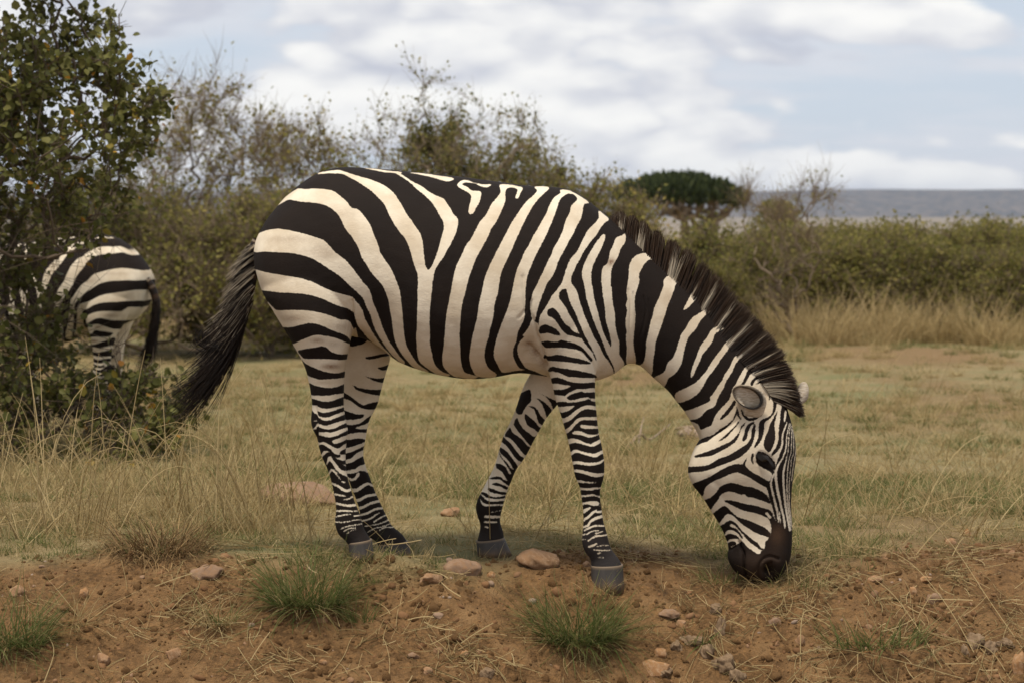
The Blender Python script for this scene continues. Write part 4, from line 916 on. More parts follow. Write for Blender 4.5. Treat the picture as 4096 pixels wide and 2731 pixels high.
STRAW = [(0.0, (0.085, 0.115, 0.030)), (0.22, (0.17, 0.172, 0.062)), (0.42, (0.26, 0.210, 0.098)), (0.7, (0.40, 0.295, 0.140)), (1.0, (0.56, 0.44, 0.235))]
GRASS = leaf_mat('dry_grass', STRAW, 0.42, 0.6)
def blades(mb, n, r, base_r, hmin, hmax, lean, curl, wid, tlo, thi, K=5, center=(0, 0, 0)):
    a = r.random(n) * 6.283; rad = base_r * np.sqrt(r.random(n))
    root = np.stack([np.cos(a) * rad, np.sin(a) * rad, -0.008 + 0 * a], -1) + np.array(center)
    L = r.uniform(hmin, hmax, n); az = a + r.normal(0, 1.0, n); ln = np.abs(r.normal(lean, lean * .5, n))
    s = np.linspace(0, 1, K)
    ang = ln[:, None] + curl * r.uniform(.2, 1.4, n)[:, None] * s[None]          # from vertical
    st = np.stack([np.sin(ang) * np.cos(az)[:, None], np.sin(ang) * np.sin(az)[:, None], np.cos(ang)], -1) * (L / (K - 1))[:, None, None]
    P = root[:, None] + np.concatenate([np.zeros((n, 1, 3)), np.cumsum(st[:, 1:], 1)], 1)
    W = wid * r.uniform(.6, 1.3, n)[:, None] * np.array([1, .95, .8, .55, .12])[None] if K == 5 else wid * np.linspace(1, .15, K)[None] * np.ones((n, 1))
    b = r.random(n) * 6.283; side = np.stack([np.cos(b), np.sin(b), 0 * b], -1)
    V, F = ribbons(P, W, side)
    ti = r.uniform(tlo, thi, n); mb.add(V, F, tint=np.clip(np.repeat(ti, 2 * K) + np.tile(np.repeat(np.linspace(-.06, .06, K), 2), n), 0, 1))

def proto(fn): mb = MB(); fn(mb); return mb.mesh('grass_tuft', GRASS, False)
short = []                                   # 0-3 straw, 4-6 green, 7-8 brown flat
for i in range(9):
    r = np.random.default_rng(100 + i)
    def f(mb):
        if i < 4: blades(mb, 40, r, .06, .015, .050, .8, .9, .0013, .35, .85); blades(mb, 14, r, .06, .015, .045, .5, .6, .0014, .0, .3); blades(mb, 7, r, .07, .04, .10, 1.35, .2, .0010, .6, 1.0)
        elif i < 7: blades(mb, 44, r, .06, .018, .055, .55, .7, .0015, .0, .32); blades(mb, 16, r, .06, .015, .05, .8, .8, .0013, .4, .8)
        else: blades(mb, 40, r, .08, .015, .05, 1.2, .5, .0012, .40, .70); blades(mb, 8, r, .08, .03, .09, 1.4, .2, .0010, .6, 1.0)
    short.append(proto(f))
far_t = []
for i in range(9):
    r = np.random.default_rng(200 + i)
    def f(mb):
        if i < 4: blades(mb, 44, r, .15, .02, .075, .8, .8, .0030, .35, .80); blades(mb, 8, r, .15, .05, .13, .7, .8, .0022, .6, .95)
        elif i < 7: blades(mb, 46, r, .15, .02, .075, .6, .7, .0032, .0, .36); blades(mb, 12, r, .15, .03, .09, .8, .6, .0026, .4, .8)
        else: blades(mb, 40, r, .17, .015, .055, 1.2, .5, .0028, .42, .68)
    far_t.append(proto(f))
def choose(x, y, f):
    n = len(x); g = fbm(x * f, y * f * .7, 4, 77) + RNG.normal(0, .16, n)
    return np.where(g > .075, RNG.integers(4, 7, n), np.where(g < -.06, RNG.integers(7, 9, n), RNG.integers(0, 4, n)))

def field(n, y0, y1, wid):
    y = y0 + (y1 - y0) * RNG.random(n) ** 1.0
    x = (RNG.random(n) - .5) * 2 * (wid * y)
    return x, y
# near turf
x, y = field(6800, 7.4, 12.0, .235)
keep = RNG.random(len(x)) > dirt_amount(x, y) * 1.05 + .5 * (fbm(x * 1.2, y * 1.2, 3, 91) > .07)
x, y = x[keep], y[keep]
rot = np.stack([RNG.normal(0, .12, len(x)), RNG.normal(0, .12, len(x)), RNG.random(len(x)) * 6.283], -1)
scatter('turf', short, np.stack([x, y, gz(x, y)], -1), rot, RNG.uniform(.55, 1.2, len(x)) * (1 + .25 * sstep(8.5, 11, y)), 'short dry grass covering the plain around the zebra', choose(x, y, 1.1))
x, y = field(10500, 11.4, 40, .25)
keep = RNG.random(len(x)) > .85 * (fbm(x * .6, y * .45, 4, 95) > .0)
x, y = x[keep], y[keep]
rot = np.stack([RNG.normal(0, .1, len(x)), RNG.normal(0, .1, len(x)), RNG.random(len(x)) * 6.283], -1)
scatter('far_turf', far_t, np.stack([x, y, gz(x, y)], -1), rot, RNG.uniform(.5, 1.1, len(x)) * (1 + .2 * sstep(16, 30, y)), 'short dry grass of the plain further back', choose(x, y, .45))

# rougher tufts of uneven height
rough_t = []
for i in range(7):
    r = np.random.default_rng(270 + i)
    def f(mb):
        lo, hi = ((.0, .4), (.35, .75), (.45, .9))[i % 3]
        blades(mb, 90, r, .09, .04, .16, .55, .9, .0024, lo, hi); blades(mb, 24, r, .10, .08, .24, .45, 1.1, .0020, .55, .98)
    rough_t.append(proto(f))
x, y = field(2600, 9.5, 31, .25); keep = (fbm(x * .5, y * .4, 4, 97) + RNG.normal(0, .1, len(x)) > .06) | (RNG.random(len(x)) < .16 + .5 * sstep(25, 31, y)); x, y = x[keep], y[keep]
scatter('rough_tufts', rough_t, np.stack([x, y, gz(x, y)], -1), np.stack([0 * x, 0 * x, RNG.random(len(x)) * 6.283], -1), RNG.uniform(.35, 1.0, len(x)) ** 1.3 * (1 + .8 * sstep(23, 30, y)), 'uneven tufts of rougher grass on the plain')

# thin bent straws standing in the turf
stk = []
for i in range(8):
    r = np.random.default_rng(250 + i); mb = MB(); n = 5; K = 8; s = np.linspace(0, 1, K)
    az = r.random(n) * 6.283; L = r.uniform(.12, .42, n); ang = np.abs(r.normal(.7, .4, n))[:, None] + r.uniform(0, 1.3, n)[:, None] * s[None] ** 2.5
    st = np.stack([np.sin(ang) * np.cos(az)[:, None], np.sin(ang) * np.sin(az)[:, None], np.cos(ang)], -1) * (L / (K - 1))[:, None, None]
    P = r.normal(0, .05, (n, 1, 3)) * np.array([1, 1, 0]) + np.cumsum(st, 1)
    V, F = tubes(P, .0015 * (1 - .7 * s)[None] * r.uniform(.6, 1.3, (n, 1)), 3); mb.add(V, F, tint=np.repeat(r.uniform(.62, .98, n), K * 3)); stk.append(mb.mesh('straw_stalks', GRASS, False))
x, y = field(900, 8.1, 20, .235)
keep = RNG.random(len(x)) > .5 * (fbm(x * .8, y * .8, 3, 99) < 0); x, y = x[keep], y[keep]
scatter('straw_stalks', stk, np.stack([x, y, gz(x, y)], -1), np.stack([0 * x, 0 * x, RNG.random(len(x)) * 6.283], -1), RNG.uniform(.6, 1.25, len(x)), 'thin bent straws sticking out of the short grass')

# straw litter lying on the earth
lit = []
for i in range(7):
    r = np.random.default_rng(300 + i); mb = MB(); n = 22; K = 5
    c = r.normal(0, .05, (n, 3)) * np.array([1, 1, 0]) + np.array([0, 0, .004]); a = r.random(n) * 6.283; L = r.uniform(.025, .12, n); cv = r.normal(0, .5, n)
    s = np.linspace(-.5, .5, K); aa = a[:, None] + cv[:, None] * s
    st = np.stack([np.cos(aa), np.sin(aa), r.normal(0, .13, (n, 1)) + 0 * aa], -1) * (L / (K - 1))[:, None, None]
    P = c[:, None] + np.cumsum(st, 1); P[..., 2] = np.abs(P[..., 2]) + .002
    V, F = tubes(P, np.full((n, K), .0009) * r.uniform(.6, 1.5, (n, 1))); mb.add(V, F, tint=np.repeat(r.uniform(.45, 1, n), K * 3)); lit.append(mb.mesh('straw_litter', GRASS, False))
x, y = field(620, 6.9, 9.6, .225)
keep = RNG.random(len(x)) < .10 + .7 * sstep(-.05, .18, fbm(x * 1.6, y * 1.6, 3, 61) + .10 * sstep(.4, 1, x) + .10 * sstep(-.5, -1.1, x)) * (.55 + .45 * sstep(7.1, 7.8, y))
x, y = x[keep], y[keep]
# slope follows the bank
ddy = (gz(x, y + .03) - gz(x, y - .03)) / .06; ddx = (gz(x + .03, y) - gz(x - .03, y)) / .06
rz = RNG.random(len(x)) * 6.283
def tilt(ddx, ddy, rz):
    from mathutils import Matrix
    outr = np.zeros((len(rz), 3))
    for i in range(len(rz)):
        nn = Vector((-ddx[i], -ddy[i], 1)).normalized(); q = Vector((0, 0, 1)).rotation_difference(nn)
        outr[i] = (q.to_matrix() @ Matrix.Rotation(rz[i], 3, 'Z')).to_euler()
    return outr
scatter('straw_litter', lit, np.stack([x, y, gz(x, y) + .003], -1), tilt(ddx, ddy, rz), RNG.uniform(.6, 1.3, len(x)), 'dead straw and dry stems lying on the earth bank')

# pebbles and clods
PEB = MT('earth_pebble', 0.9, 0.2)
pr = PEB.n('ShaderNodeObjectInfo').outputs['Random']
pc = PEB.cr(pr, [(0, (0.13, 0.065, 0.028)), (.4, (0.19, 0.098, 0.042)), (.7, (0.29, 0.155, 0.072)), (.9, (0.34, 0.21, 0.125)), (1, (0.44, 0.36, 0.29))])
PEB.col(PEB.mix(PEB.noise(PEB.pos(), 60, 4), pc, (0.14, 0.072, 0.032))); PEB.bump(PEB.noise(PEB.pos(), 150, 4), .4, .004)
def rock_mesh(name, seed, sub, size, rough, flat, mat):
    import bmesh
    bm = bmesh.new(); bmesh.ops.create_icosphere(bm, subdivisions=sub, radius=1.0)
    V = np.array([v.co[:] for v in bm.verts]); F = np.array([[v.index for v in f.verts] for f in bm.faces]); bm.free()
    r = np.random.default_rng(seed)
    for k in range(9):                      # a few planar breaks make it angular
        n = nrm(r.normal(size=3)); d = r.uniform(.55, .92); e = V @ n - d; V = V - np.maximum(e, 0)[:, None] * n * .88
    V = V * (1 + rough * (fbm(V[:, 0] * 2.3 + V[:, 2] + seed, V[:, 1] * 2.3 - V[:, 2] * 1.7, 4, seed))[:, None])
    V = V * np.array(size) * np.array([1, 1, flat])
    return mk_mesh(name, V, [F], None, True, [mat])
peb = [rock_mesh('pebble', 400 + i, 2, (1, RNG.uniform(.6, .95), 1), .35, RNG.uniform(.5, .8), PEB.m) for i in range(9)]
x, y = field(4800, 6.8, 9.6, .225)
da = dirt_amount(x, y) * (0.35 + 1.3 * np.clip(fbm(x * 2.3, y * 2.3, 3, 66) + .35, 0, 1)); keep = RNG.random(len(x)) < da
x, y = x[keep], y[keep]
sc = .0024 + .0045 * RNG.random(len(x)) + .019 * RNG.random(len(x)) ** 6
scatter('pebbles', peb, np.stack([x, y, gz(x, y) - sc * .12], -1), RNG.normal(0, .5, (len(x), 3)) * np.array([1, 1, 6]), sc, 'small pebbles and clods of the red earth bank')

CLOD = MT('earth_clod', 0.95, 0.1)
cq = CLOD.noise(CLOD.pos(), 90, 4, .7); cr_ = CLOD.n('ShaderNodeObjectInfo').outputs['Random']
CLOD.col(CLOD.mix(cr_, CLOD.mix(cq, (0.095, 0.049, 0.020), (0.205, 0.110, 0.045)), CLOD.mix(cq, (0.155, 0.084, 0.035), (0.280, 0.162, 0.072)))); CLOD.bump(cq, .8, .01)
clo = [rock_mesh('earth_clod', 450 + i, 2, (1, RNG.uniform(.6, 1), RNG.uniform(.55, .9)), 1.1, 1.0, CLOD.m) for i in range(8)]
x, y = field(30000, 6.8, 9.4, .225)
da = dirt_amount(x, y) * np.clip(.15 + 2.4 * fbm(x * 3.1, y * 3.1, 4, 68) + .35, .05, 1); keep = RNG.random(len(x)) < da; x, y = x[keep], y[keep]
sc = .0028 + .005 * RNG.random(len(x)) ** 2 + .016 * RNG.random(len(x)) ** 9
scatter('earth_crumbs', clo, np.stack([x, y, gz(x, y) - sc * .1], -1), RNG.normal(0, 1.5, (len(x), 3)), sc, 'loose crumbs of red earth on the bank')
# ---------------------------------------------------------------- single stones, tufts and stems on the bank
def onbank(sx, sy):
    """ground point seen at a photo pixel: march the view ray until it meets the terrain"""
    Y = np.linspace(6.2, 45, 9000); P = unproj(np.full(Y.shape, sx), np.full(Y.shape, sy), Y)
    d = P[:, 2] - gz(P[:, 0], P[:, 1]); i = int(np.argmax(d < 0)); return P[max(i, 1)]

def stone_mat(name, a, b, c):
    t = MT(name, .9, .2); p = t.pos(); n_ = t.noise(p, 14, 5, .6); m_ = t.noise(p, 70, 4, .7)
    t.col(t.mix(t.ramp(m_, .4, .7), t.mix(t.ramp(n_, .35, .65), a, b), c)); t.bump(m_, .55, .006); return t.m
ST_GREY = stone_mat('grey_brown_stone', (0.255, 0.165, 0.105), (0.175, 0.110, 0.070), (0.21, 0.12, 0.062))
ST_RED = stone_mat('red_earth_stone', (0.28, 0.160, 0.082), (0.19, 0.105, 0.052), (0.30, 0.19, 0.11))
ST_ORG = stone_mat('orange_stone', (0.31, 0.165, 0.070), (0.24, 0.125, 0.055), (0.33, 0.21, 0.12))
def stone(sx, sy, wpx, hpx, mat, label, seed, flat=.7, rz=0.0, group=None):
    p = onbank(sx, sy + hpx * .35); k = p[1] / FPX / 4
    rx = wpx * k / 2; rz_ = hpx * k / 2
    me = rock_mesh('stone', seed, 4, (rx * 1.12, rx * .8, max(rz_, rx * .35) * 1.25), .95 if mat.name.startswith('dried') else .5, 1.0, mat)
    o = mk_obj('stone', me, None, (p[0], p[1] + rx * .3, p[2] + rz_ * .42)); o.rotation_euler = (0.0, RNG.normal(0, .12), rz)
    tag(o, label, 'stone', group); return o
stone(815, 2285, 150, 66, ST_GREY, 'flat oval grey-brown stone beside the dry brown grass mound', 11, rz=-.15)
stone(1850, 2262, 138, 92, ST_GREY, 'blocky brown stone set in the earth left of the far fore hoof', 24)
stone(1722, 2308, 92, 52, ST_RED, 'low red slab stone leaning below the blocky brown stone', 13, rz=.5)
stone(2160, 2232, 170, 84, ST_RED, 'broad flat stone bedded in the earth between the two fore hooves', 14, rz=.2)
stone(2625, 2668, 122, 58, ST_ORG, 'pale orange slab stone on the bank right of the green tussock', 15)
stone(2640, 2607, 56, 44, ST_ORG, 'small angular orange stone above the pale orange slab', 16)
stone(2680, 2452, 92, 34, ST_GREY, 'thin flat grey stone lying on bare earth below the muzzle', 17)
stone(2726, 2488, 38, 32, ST_RED, 'small red stone touching the thin flat grey stone', 18)
stone(3648, 2360, 38, 40, ST_ORG, 'upright ochre stone crossed by a long straw', 19)
stone(3738, 2392, 60, 48, ST_GREY, 'rounded pale stone right of the upright ochre stone', 20)
stone(3700, 2316, 60, 28, ST_ORG, 'flat orange stone above the upright ochre stone', 21)
stone(3500, 2312, 56, 24, ST_RED, 'flat reddish stone half buried left of the flat orange stone', 22)
stone(3868, 2130, 34, 34, ST_ORG, 'small cube-like ochre stone at the grass edge', 23)
stone(3808, 2168, 50, 36, ST_RED, 'reddish stone just below the cube-like ochre stone', 25)
stone(75, 2362, 66, 48, ST_RED, 'rounded reddish stone on the bank left of the dry brown mound', 26)
stone(335, 2370, 46, 46, ST_ORG, 'tall ochre stone leaning on the slope under the dry brown mound', 27)
stone(690, 2610, 70, 60, ST_RED, 'dark red stone sunk in the slope under the grey stone', 28, rz=.6)
stone(412, 2632, 60, 56, ST_RED, 'dark red clod-like stone low on the bank beside a bent stem', 29, rz=-.6)
stone(1292, 2646, 32, 28, ST_ORG, 'rounded orange stone alone on smooth earth below the left green tussock', 30)
stone(1652, 2618, 46, 30, ST_GREY, 'small grey wedge stone with straw beside it', 31)
stone(1710, 2680, 46, 36, ST_RED, 'small three-sided red stone below the grey wedge stone', 32)
stone(1858, 2612, 34, 26, ST_ORG, 'pale ochre stone right of the grey wedge stone', 33)
stone(1966, 2296, 30, 26, ST_ORG, 'small round orange stone below the far fore hoof', 34)
stone(2245, 2215, 30, 30, ST_RED, 'small brown stone on top of the broad flat stone', 35)
stone(2345, 2252, 30, 26, ST_GREY, 'small grey stone behind the near fore hoof', 36)
stone(3100, 2485, 46, 44, ST_GREY, 'grey-brown stone under the muzzle on straw', 37)
stone(3205, 2560, 46, 46, ST_RED, 'reddish stone near the bottom of the bank by a bent straw', 38)
stone(4075, 2650, 70, 110, ST_ORG, 'large ochre stone at the foot of the bank amid seed heads', 39)
stone(1210, 1985, 330, 96, ST_GREY, 'wide low grey rock in the grass behind the hind hooves', 40)
stone(1808, 2048, 84, 44, ST_RED, 'small brown rock in the grass behind the belly', 41)
# weathered piece of wood and a dead twig behind the head
WOOD = bark_mat('weathered_wood', (0.34, 0.26, 0.19), (0.16, 0.11, 0.075))
def log(pix, rad, name, label, cat, lift=0.0):
    P = np.array([onbank(*q[:2]) + np.array([0, 0, q[2]]) for q in pix]); P = smooth_poly(P, 4, False)
    mb = MB(); rr = np.interp(np.linspace(0, 1, len(P)), np.linspace(0, 1, len(rad)), rad)
    P = P + RNG.normal(0, .12, P.shape) * rr[:, None]; V, F = tubes(P[None], rr[None], 8); n = len(P) * 8
    mb.add(V, F); o = mb.obj(name, WOOD); tag(o, label, cat); return o
log([(2715, 1745, .02), (2750, 1752, .035), (2790, 1760, .035), (2830, 1772, .02)], [.018, .034, .036, .012], 'fallen_branch', 'pale weathered piece of wood on the grass under the throat', 'wood')
log([(2700, 1724, .02), (2790, 1722, .03)], [.012, .016], 'fallen_branch', 'reddish dead stick lying behind the pale weathered wood', 'wood')
log([(2505, 1800, .02), (2560, 1792, .09), (2600, 1785, .05), (2680, 1766, .12)], [.010, .008, .007, .004], 'dead_twig', 'dark forked dead twig on the grass behind the fore leg', 'twig')
log([(2550, 1805, .01), (2565, 1780, .12), (2575, 1760, .16)], [.007, .005, .003], 'dead_twig', 'thin upright dead twig standing by the forked twig', 'twig')

MATTED = leaf_mat('matted_dead_grass', [(0, (0.050, 0.029, 0.013)), (.5, (0.165, 0.100, 0.045)), (1, (0.36, 0.24, 0.11))], .15, .7)
def tussock(sx, sy, name, label, cat, spec, seed, group=None):
    p = onbank(sx, sy); e = empty(name, p); r = np.random.default_rng(seed); 
    for pn, rows in spec:
        mb = MB()
        for (n, base_r, h0, h1, lean, curl, wd, t0, t1) in rows: blades(mb, n, r, base_r, h0, h1, lean, curl, wd, t0, t1, center=p)
        mb.obj(pn, MATTED if pn == 'matted_blades' else GRASS, e, False)
    tag(e, label, cat, group); return e
GREEN = lambda k=1: [('green_blades', [(int(620 * k), .12, .09, .23, .75, .75, .0017, .0, .18), (int(220 * k), .12, .12, .30, 1.15, .6, .0016, .0, .22)]), ('dead_blades', [(int(200 * k), .11, .06, .16, .8, .9, .0014, .45, .9)])]
tussock(2310, 2545, 'grass_tussock', 'large green grass tussock with dead straw in front of the near fore hoof', 'grass tussock', GREEN(1.3), 501)
tussock(1240, 2400, 'grass_tussock', 'rounded grey-green grass tussock on the bank under the hind hooves', 'grass tussock', GREEN(1.0), 502)
tussock(1440, 2470, 'grass_tussock', 'small thin green tuft right of the rounded grey-green tussock', 'grass tussock', [('green_blades', [(90, .05, .04, .13, .5, .5, .0013, .05, .3)])], 503)
tussock(40, 2560, 'grass_tussock', 'bushy green-yellow grass tussock hanging on the left end of the bank', 'grass tussock', GREEN(.8), 504)
tussock(870, 2480, 'grass_tussock', 'straggly half-dead grass tussock below the oval grey-brown stone', 'grass tussock', [('green_blades', [(70, .06, .05, .16, .9, .5, .0016, .05, .3)]), ('dead_blades', [(190, .07, .04, .15, .9, .8, .0013, .5, .95)])], 505)
tussock(620, 2215, 'grass_mound', 'dry brown mound of matted dead grass beside the oval grey stone', 'grass mound', [('matted_blades', [(1500, .20, .06, .18, .9, 2.2, .0017, .2, 1.0), (800, .13, .12, .25, .5, 2.2, .0016, .1, .9)]), ('green_blades', [(70, .16, .05, .14, .6, .5, .0015, .05, .25)])], 506)
tussock(300, 2480, 'straw_bundle', 'fan of combed dry straw lying on the slope left of the bank', 'straw', [('dead_blades', [(110, .05, .10, .24, 1.25, .3, .0012, .5, .9)])], 507)
tussock(2780, 2560, 'grass_tussock', 'small fresh green sprout between grey clods below the muzzle', 'grass tussock', [('green_blades', [(45, .06, .03, .10, .8, .7, .002, .0, .15)])], 508)
tussock(3500, 2560, 'leafy_herb', 'low grey-green herb with fine leaves on the right of the bank', 'herb', [('green_blades', [(330, .16, .03, .12, .7, .5, .0022, .02, .22)]), ('dead_blades', [(120, .2, .04, .15, 1.0, .5, .0013, .5, .9)])], 509)
tussock(3420, 2200, 'grass_tussock', 'sparse green grass tuft on stony ground right of the muzzle', 'grass tussock', [('green_blades', [(80, .09, .05, .14, .5, .5, .0016, .05, .3)]), ('dead_blades', [(120, .12, .04, .15, .8, .6, .0013, .5, .9)])], 510)
tussock(2900, 2310, 'grass_tussock', 'green grass tuft touching the lower lip of the grazing zebra', 'grass tussock', [('green_blades', [(120, .09, .04, .12, .8, .6, .0015, .02, .25)]), ('dead_blades', [(100, .12, .04, .12, 1.0, .6, .0012, .5, .9)])], 511)
tussock(3180, 2330, 'grass_tussock', 'trampled dry grass tuft right beside the zebra nose', 'grass tussock', [('green_blades', [(70, .1, .04, .12, .8, .6, .0015, .05, .3)]), ('dead_blades', [(220, .14, .04, .14, 1.1, .6, .0012, .45, .9)])], 512)
tussock(1470, 2225, 'grass_tussock', 'short grass tuft hiding the near hind hoof', 'grass tussock', [('green_blades', [(80, .07, .03, .08, .6, .7, .0013, .05, .3)]), ('dead_blades', [(70, .08, .03, .10, .9, .8, .0012, .5, .95)])], 513)
tussock(1960, 2205, 'grass_tussock', 'short grass tuft in front of the far fore hoof', 'grass tussock', [('green_blades', [(60, .06, .02, .06, .5, .6, .0012, .05, .35)]), ('dead_blades', [(40, .06, .03, .07, .6, .8, .0011, .5, .9)])], 514)

tussock(2395, 2352, 'straw_bundle', 'small heap of dead straw piled against the near fore hoof', 'straw', [('dead_blades', [(90, .05, .03, .09, 1.2, .6, .0012, .45, .95)])], 515)
ST_CLOD = stone_mat('dried_mud', (0.190, 0.125, 0.072), (0.115, 0.074, 0.042), (0.24, 0.165, 0.10))
for i, (a_, b_, w_, h_) in enumerate([(2770, 2560, 90, 60), (2830, 2600, 76, 60), (2900, 2650, 110, 76), (2880, 2510, 50, 80), (2860, 2430, 60, 44), (2700, 2580, 56, 50), (2950, 2700, 70, 50), (2660, 2690, 70, 40), (3900, 2560, 80, 60), (3960, 2590, 60, 54), (3860, 2600, 56, 44), (4020, 2570, 70, 40), (1950, 2690, 60, 44)]):
    o = stone(a_, b_, w_, h_, ST_CLOD, 'crumbly grey-brown clod of dried mud on the bank', 900 + i, rz=i * 1.1, group='clods of dried mud'); o.name = 'mud_clod'; o['category'] = 'clod'
# tall dry grass: stalk clumps left of the zebra and behind on the right
def stalks(base, n, seed, h0, h1, spread, lean, wid, bend=.9, tint=(.78, 1.0)):
    r = np.random.default_rng(seed); K = 9; s = np.linspace(0, 1, K)
    a = r.random(n) * 6.283; root = np.array(base) + np.stack([r.normal(0, spread, n), r.normal(0, spread, n), -.01 + 0 * a], -1)
    az = np.where(r.random(n) < .5, 0, math.pi) + r.normal(0, .9, n); L = r.uniform(h0, h1, n); l0 = np.abs(r.normal(lean, lean * .6, n)); bd = np.where(r.random(n) < .3, r.uniform(.8, 2.1, n), r.uniform(0, .6, n)) * bend
    ang = l0[:, None] + bd[:, None] * s[None] ** 3
    st = np.stack([np.sin(ang) * np.cos(az)[:, None], np.sin(ang) * np.sin(az)[:, None], np.cos(ang)], -1) * (L / (K - 1))[:, None, None]
    P = root[:, None] + np.concatenate([np.zeros((n, 1, 3)), np.cumsum(st[:, 1:], 1)], 1)
    V, F = tubes(P, wid * (1 - .75 * s)[None] * r.uniform(.7, 1.3, (n, 1)), 4)
    return V, F, np.repeat(r.uniform(*tint, n), K * 4)
def tall(sx, sy, n, seed, h0, h1, label, spread=.05, lean=.25, wid=.0021, group=None, name='tall_grass'):
    p = onbank(sx, sy); e = empty(name, p); mb = MB(); V, F, ti = stalks(p, n, seed, h0, h1, spread, lean, wid); mb.add(V, F, tint=ti); mb.obj('stalks', GRASS, e)
    mb = MB(); r = np.random.default_rng(seed + 1); blades(mb, n * 5, r, spread * 2.2, .05, .22, .3, .7, .0016, .45, .95, center=p); mb.obj('blades', GRASS, e, False)
    tag(e, label, 'grass', group); return e
G_ = 'tall straw clumps left of the zebra'; LB = 'clump of tall dry straw standing in the grass between bush and hind legs'
for i, (sx, sy, n, h0, h1) in enumerate([(165, 2110, 7, .3, .75), (255, 2080, 8, .3, .8), (425, 2095, 16, .25, .65), (640, 2080, 9, .25, .55), (735, 2060, 26, .22, .62), (860, 2120, 12, .25, .5), (1000, 2130, 26, .25, .62), (1085, 2090, 22, .25, .62), (1180, 2170, 8, .2, .45), (60, 2150, 6, .3, .6), (340, 2150, 14, .2, .45), (930, 2020, 16, .25, .5)]):
    tall(sx, sy, n, 600 + i, h0, h1, LB, .06, .28, .0028, G_)
G2 = 'tall pale grass clumps before the thicket'; LB2 = 'pale tall grass clump at the foot of the shrub thicket right of the mane'
for i in range(26):
    u = 3120 + 38 * i + RNG.normal(0, 14); p = onbank(u, 1335 + RNG.uniform(-12, 50))
    e = empty('tall_grass', p); mb = MB(); r = np.random.default_rng(700 + i)
    blades(mb, 170, r, .30, .15, .62 if i % 3 else .85, .32, .75, .0048, .55, .95, center=p); mb.obj('blades', GRASS, e, False); tag(e, LB2, 'grass', G2)
# long single straws
def straw(pix, lift, label, r0=.0016, seed_head=False):
    P = np.array([onbank(a, b) + np.array([0, 0, l]) for (a, b), l in zip(pix, lift)]); P = smooth_poly(P, 6, False)
    mb = MB(); V, F = tubes(P[None], (np.linspace(r0, r0 * .5, len(P)))[None], 5); mb.add(V, F, tint=.86)
    if seed_head:
        m = len(P) // 3; r = np.random.default_rng(len(pix) + int(pix[0][0])); q = P[-m:]; k = r.integers(0, m, 160)
        A = q[k]; Tn = nrm(np.gradient(q, axis=0))[k]; D = nrm(Tn + .5 * rdir(160, r)); PP = np.stack([A, A + D * .010, A + D * .02], 1)
        V, F = tubes(PP, np.full((160, 3), .0007) * np.array([1, .7, .2])); mb.add(V, F, tint=.95)
    o = mb.obj('long_straw', GRASS); tag(o, label, 'straw', 'long single straws on the bank'); return o
straw([(4090, 2590), (3960, 2440), (3840, 2280), (3740, 2150), (3660, 2050)], [.0, .03, .05, .05, .05], 'long thin straight straw slanting across the right of the bank')
straw([(3940, 2690), (3800, 2500), (3660, 2350), (3540, 2270), (3410, 2218)], [.0, .05, .07, .06, .03], 'long straw arching over the upright ochre stone', seed_head=True)
straw([(3800, 2720), (3640, 2500), (3540, 2420), (3430, 2380), (3310, 2410)], [.0, .03, .06, .07, .02], 'bowed straw with a fluffy head over the grey-green herb', seed_head=True)
straw([(3900, 2725), (3640, 2690), (3450, 2660), (3300, 2642), (3170, 2648)], [.0, .03, .04, .04, .02], 'long low seed-headed straw along the foot of the bank', seed_head=True)
straw([(4050, 2725), (3960, 2650), (3850, 2640), (3760, 2655), (3680, 2680)], [.0, .04, .06, .05, .02], 'short bowed seed-headed straw right at the foot of the bank', seed_head=True)
straw([(175, 2730), (215, 2640), (200, 2590), (175, 2565)], [.0, .02, .03, .02], 'crooked pale stem beside the dark red clod-like stone', .002)
straw([(2000, 2100), (2100, 2112), (2200, 2105), (2330, 2098)], [.06, .03, .055, .05], 'thin dead stem bridging the two fore legs', .0016)
straw([(3200, 2665), (3215, 2560), (3320, 2515), (3250, 2470)], [.0, .09, .03, .0], 'bent broken straw beside the reddish stone', .0018)
straw([(1290, 2730), (1370, 2640), (1400, 2570), (1420, 2540)], [.0, .008, .008, .004], 'thin root-like stem on smooth earth under the left tussock', .0012)
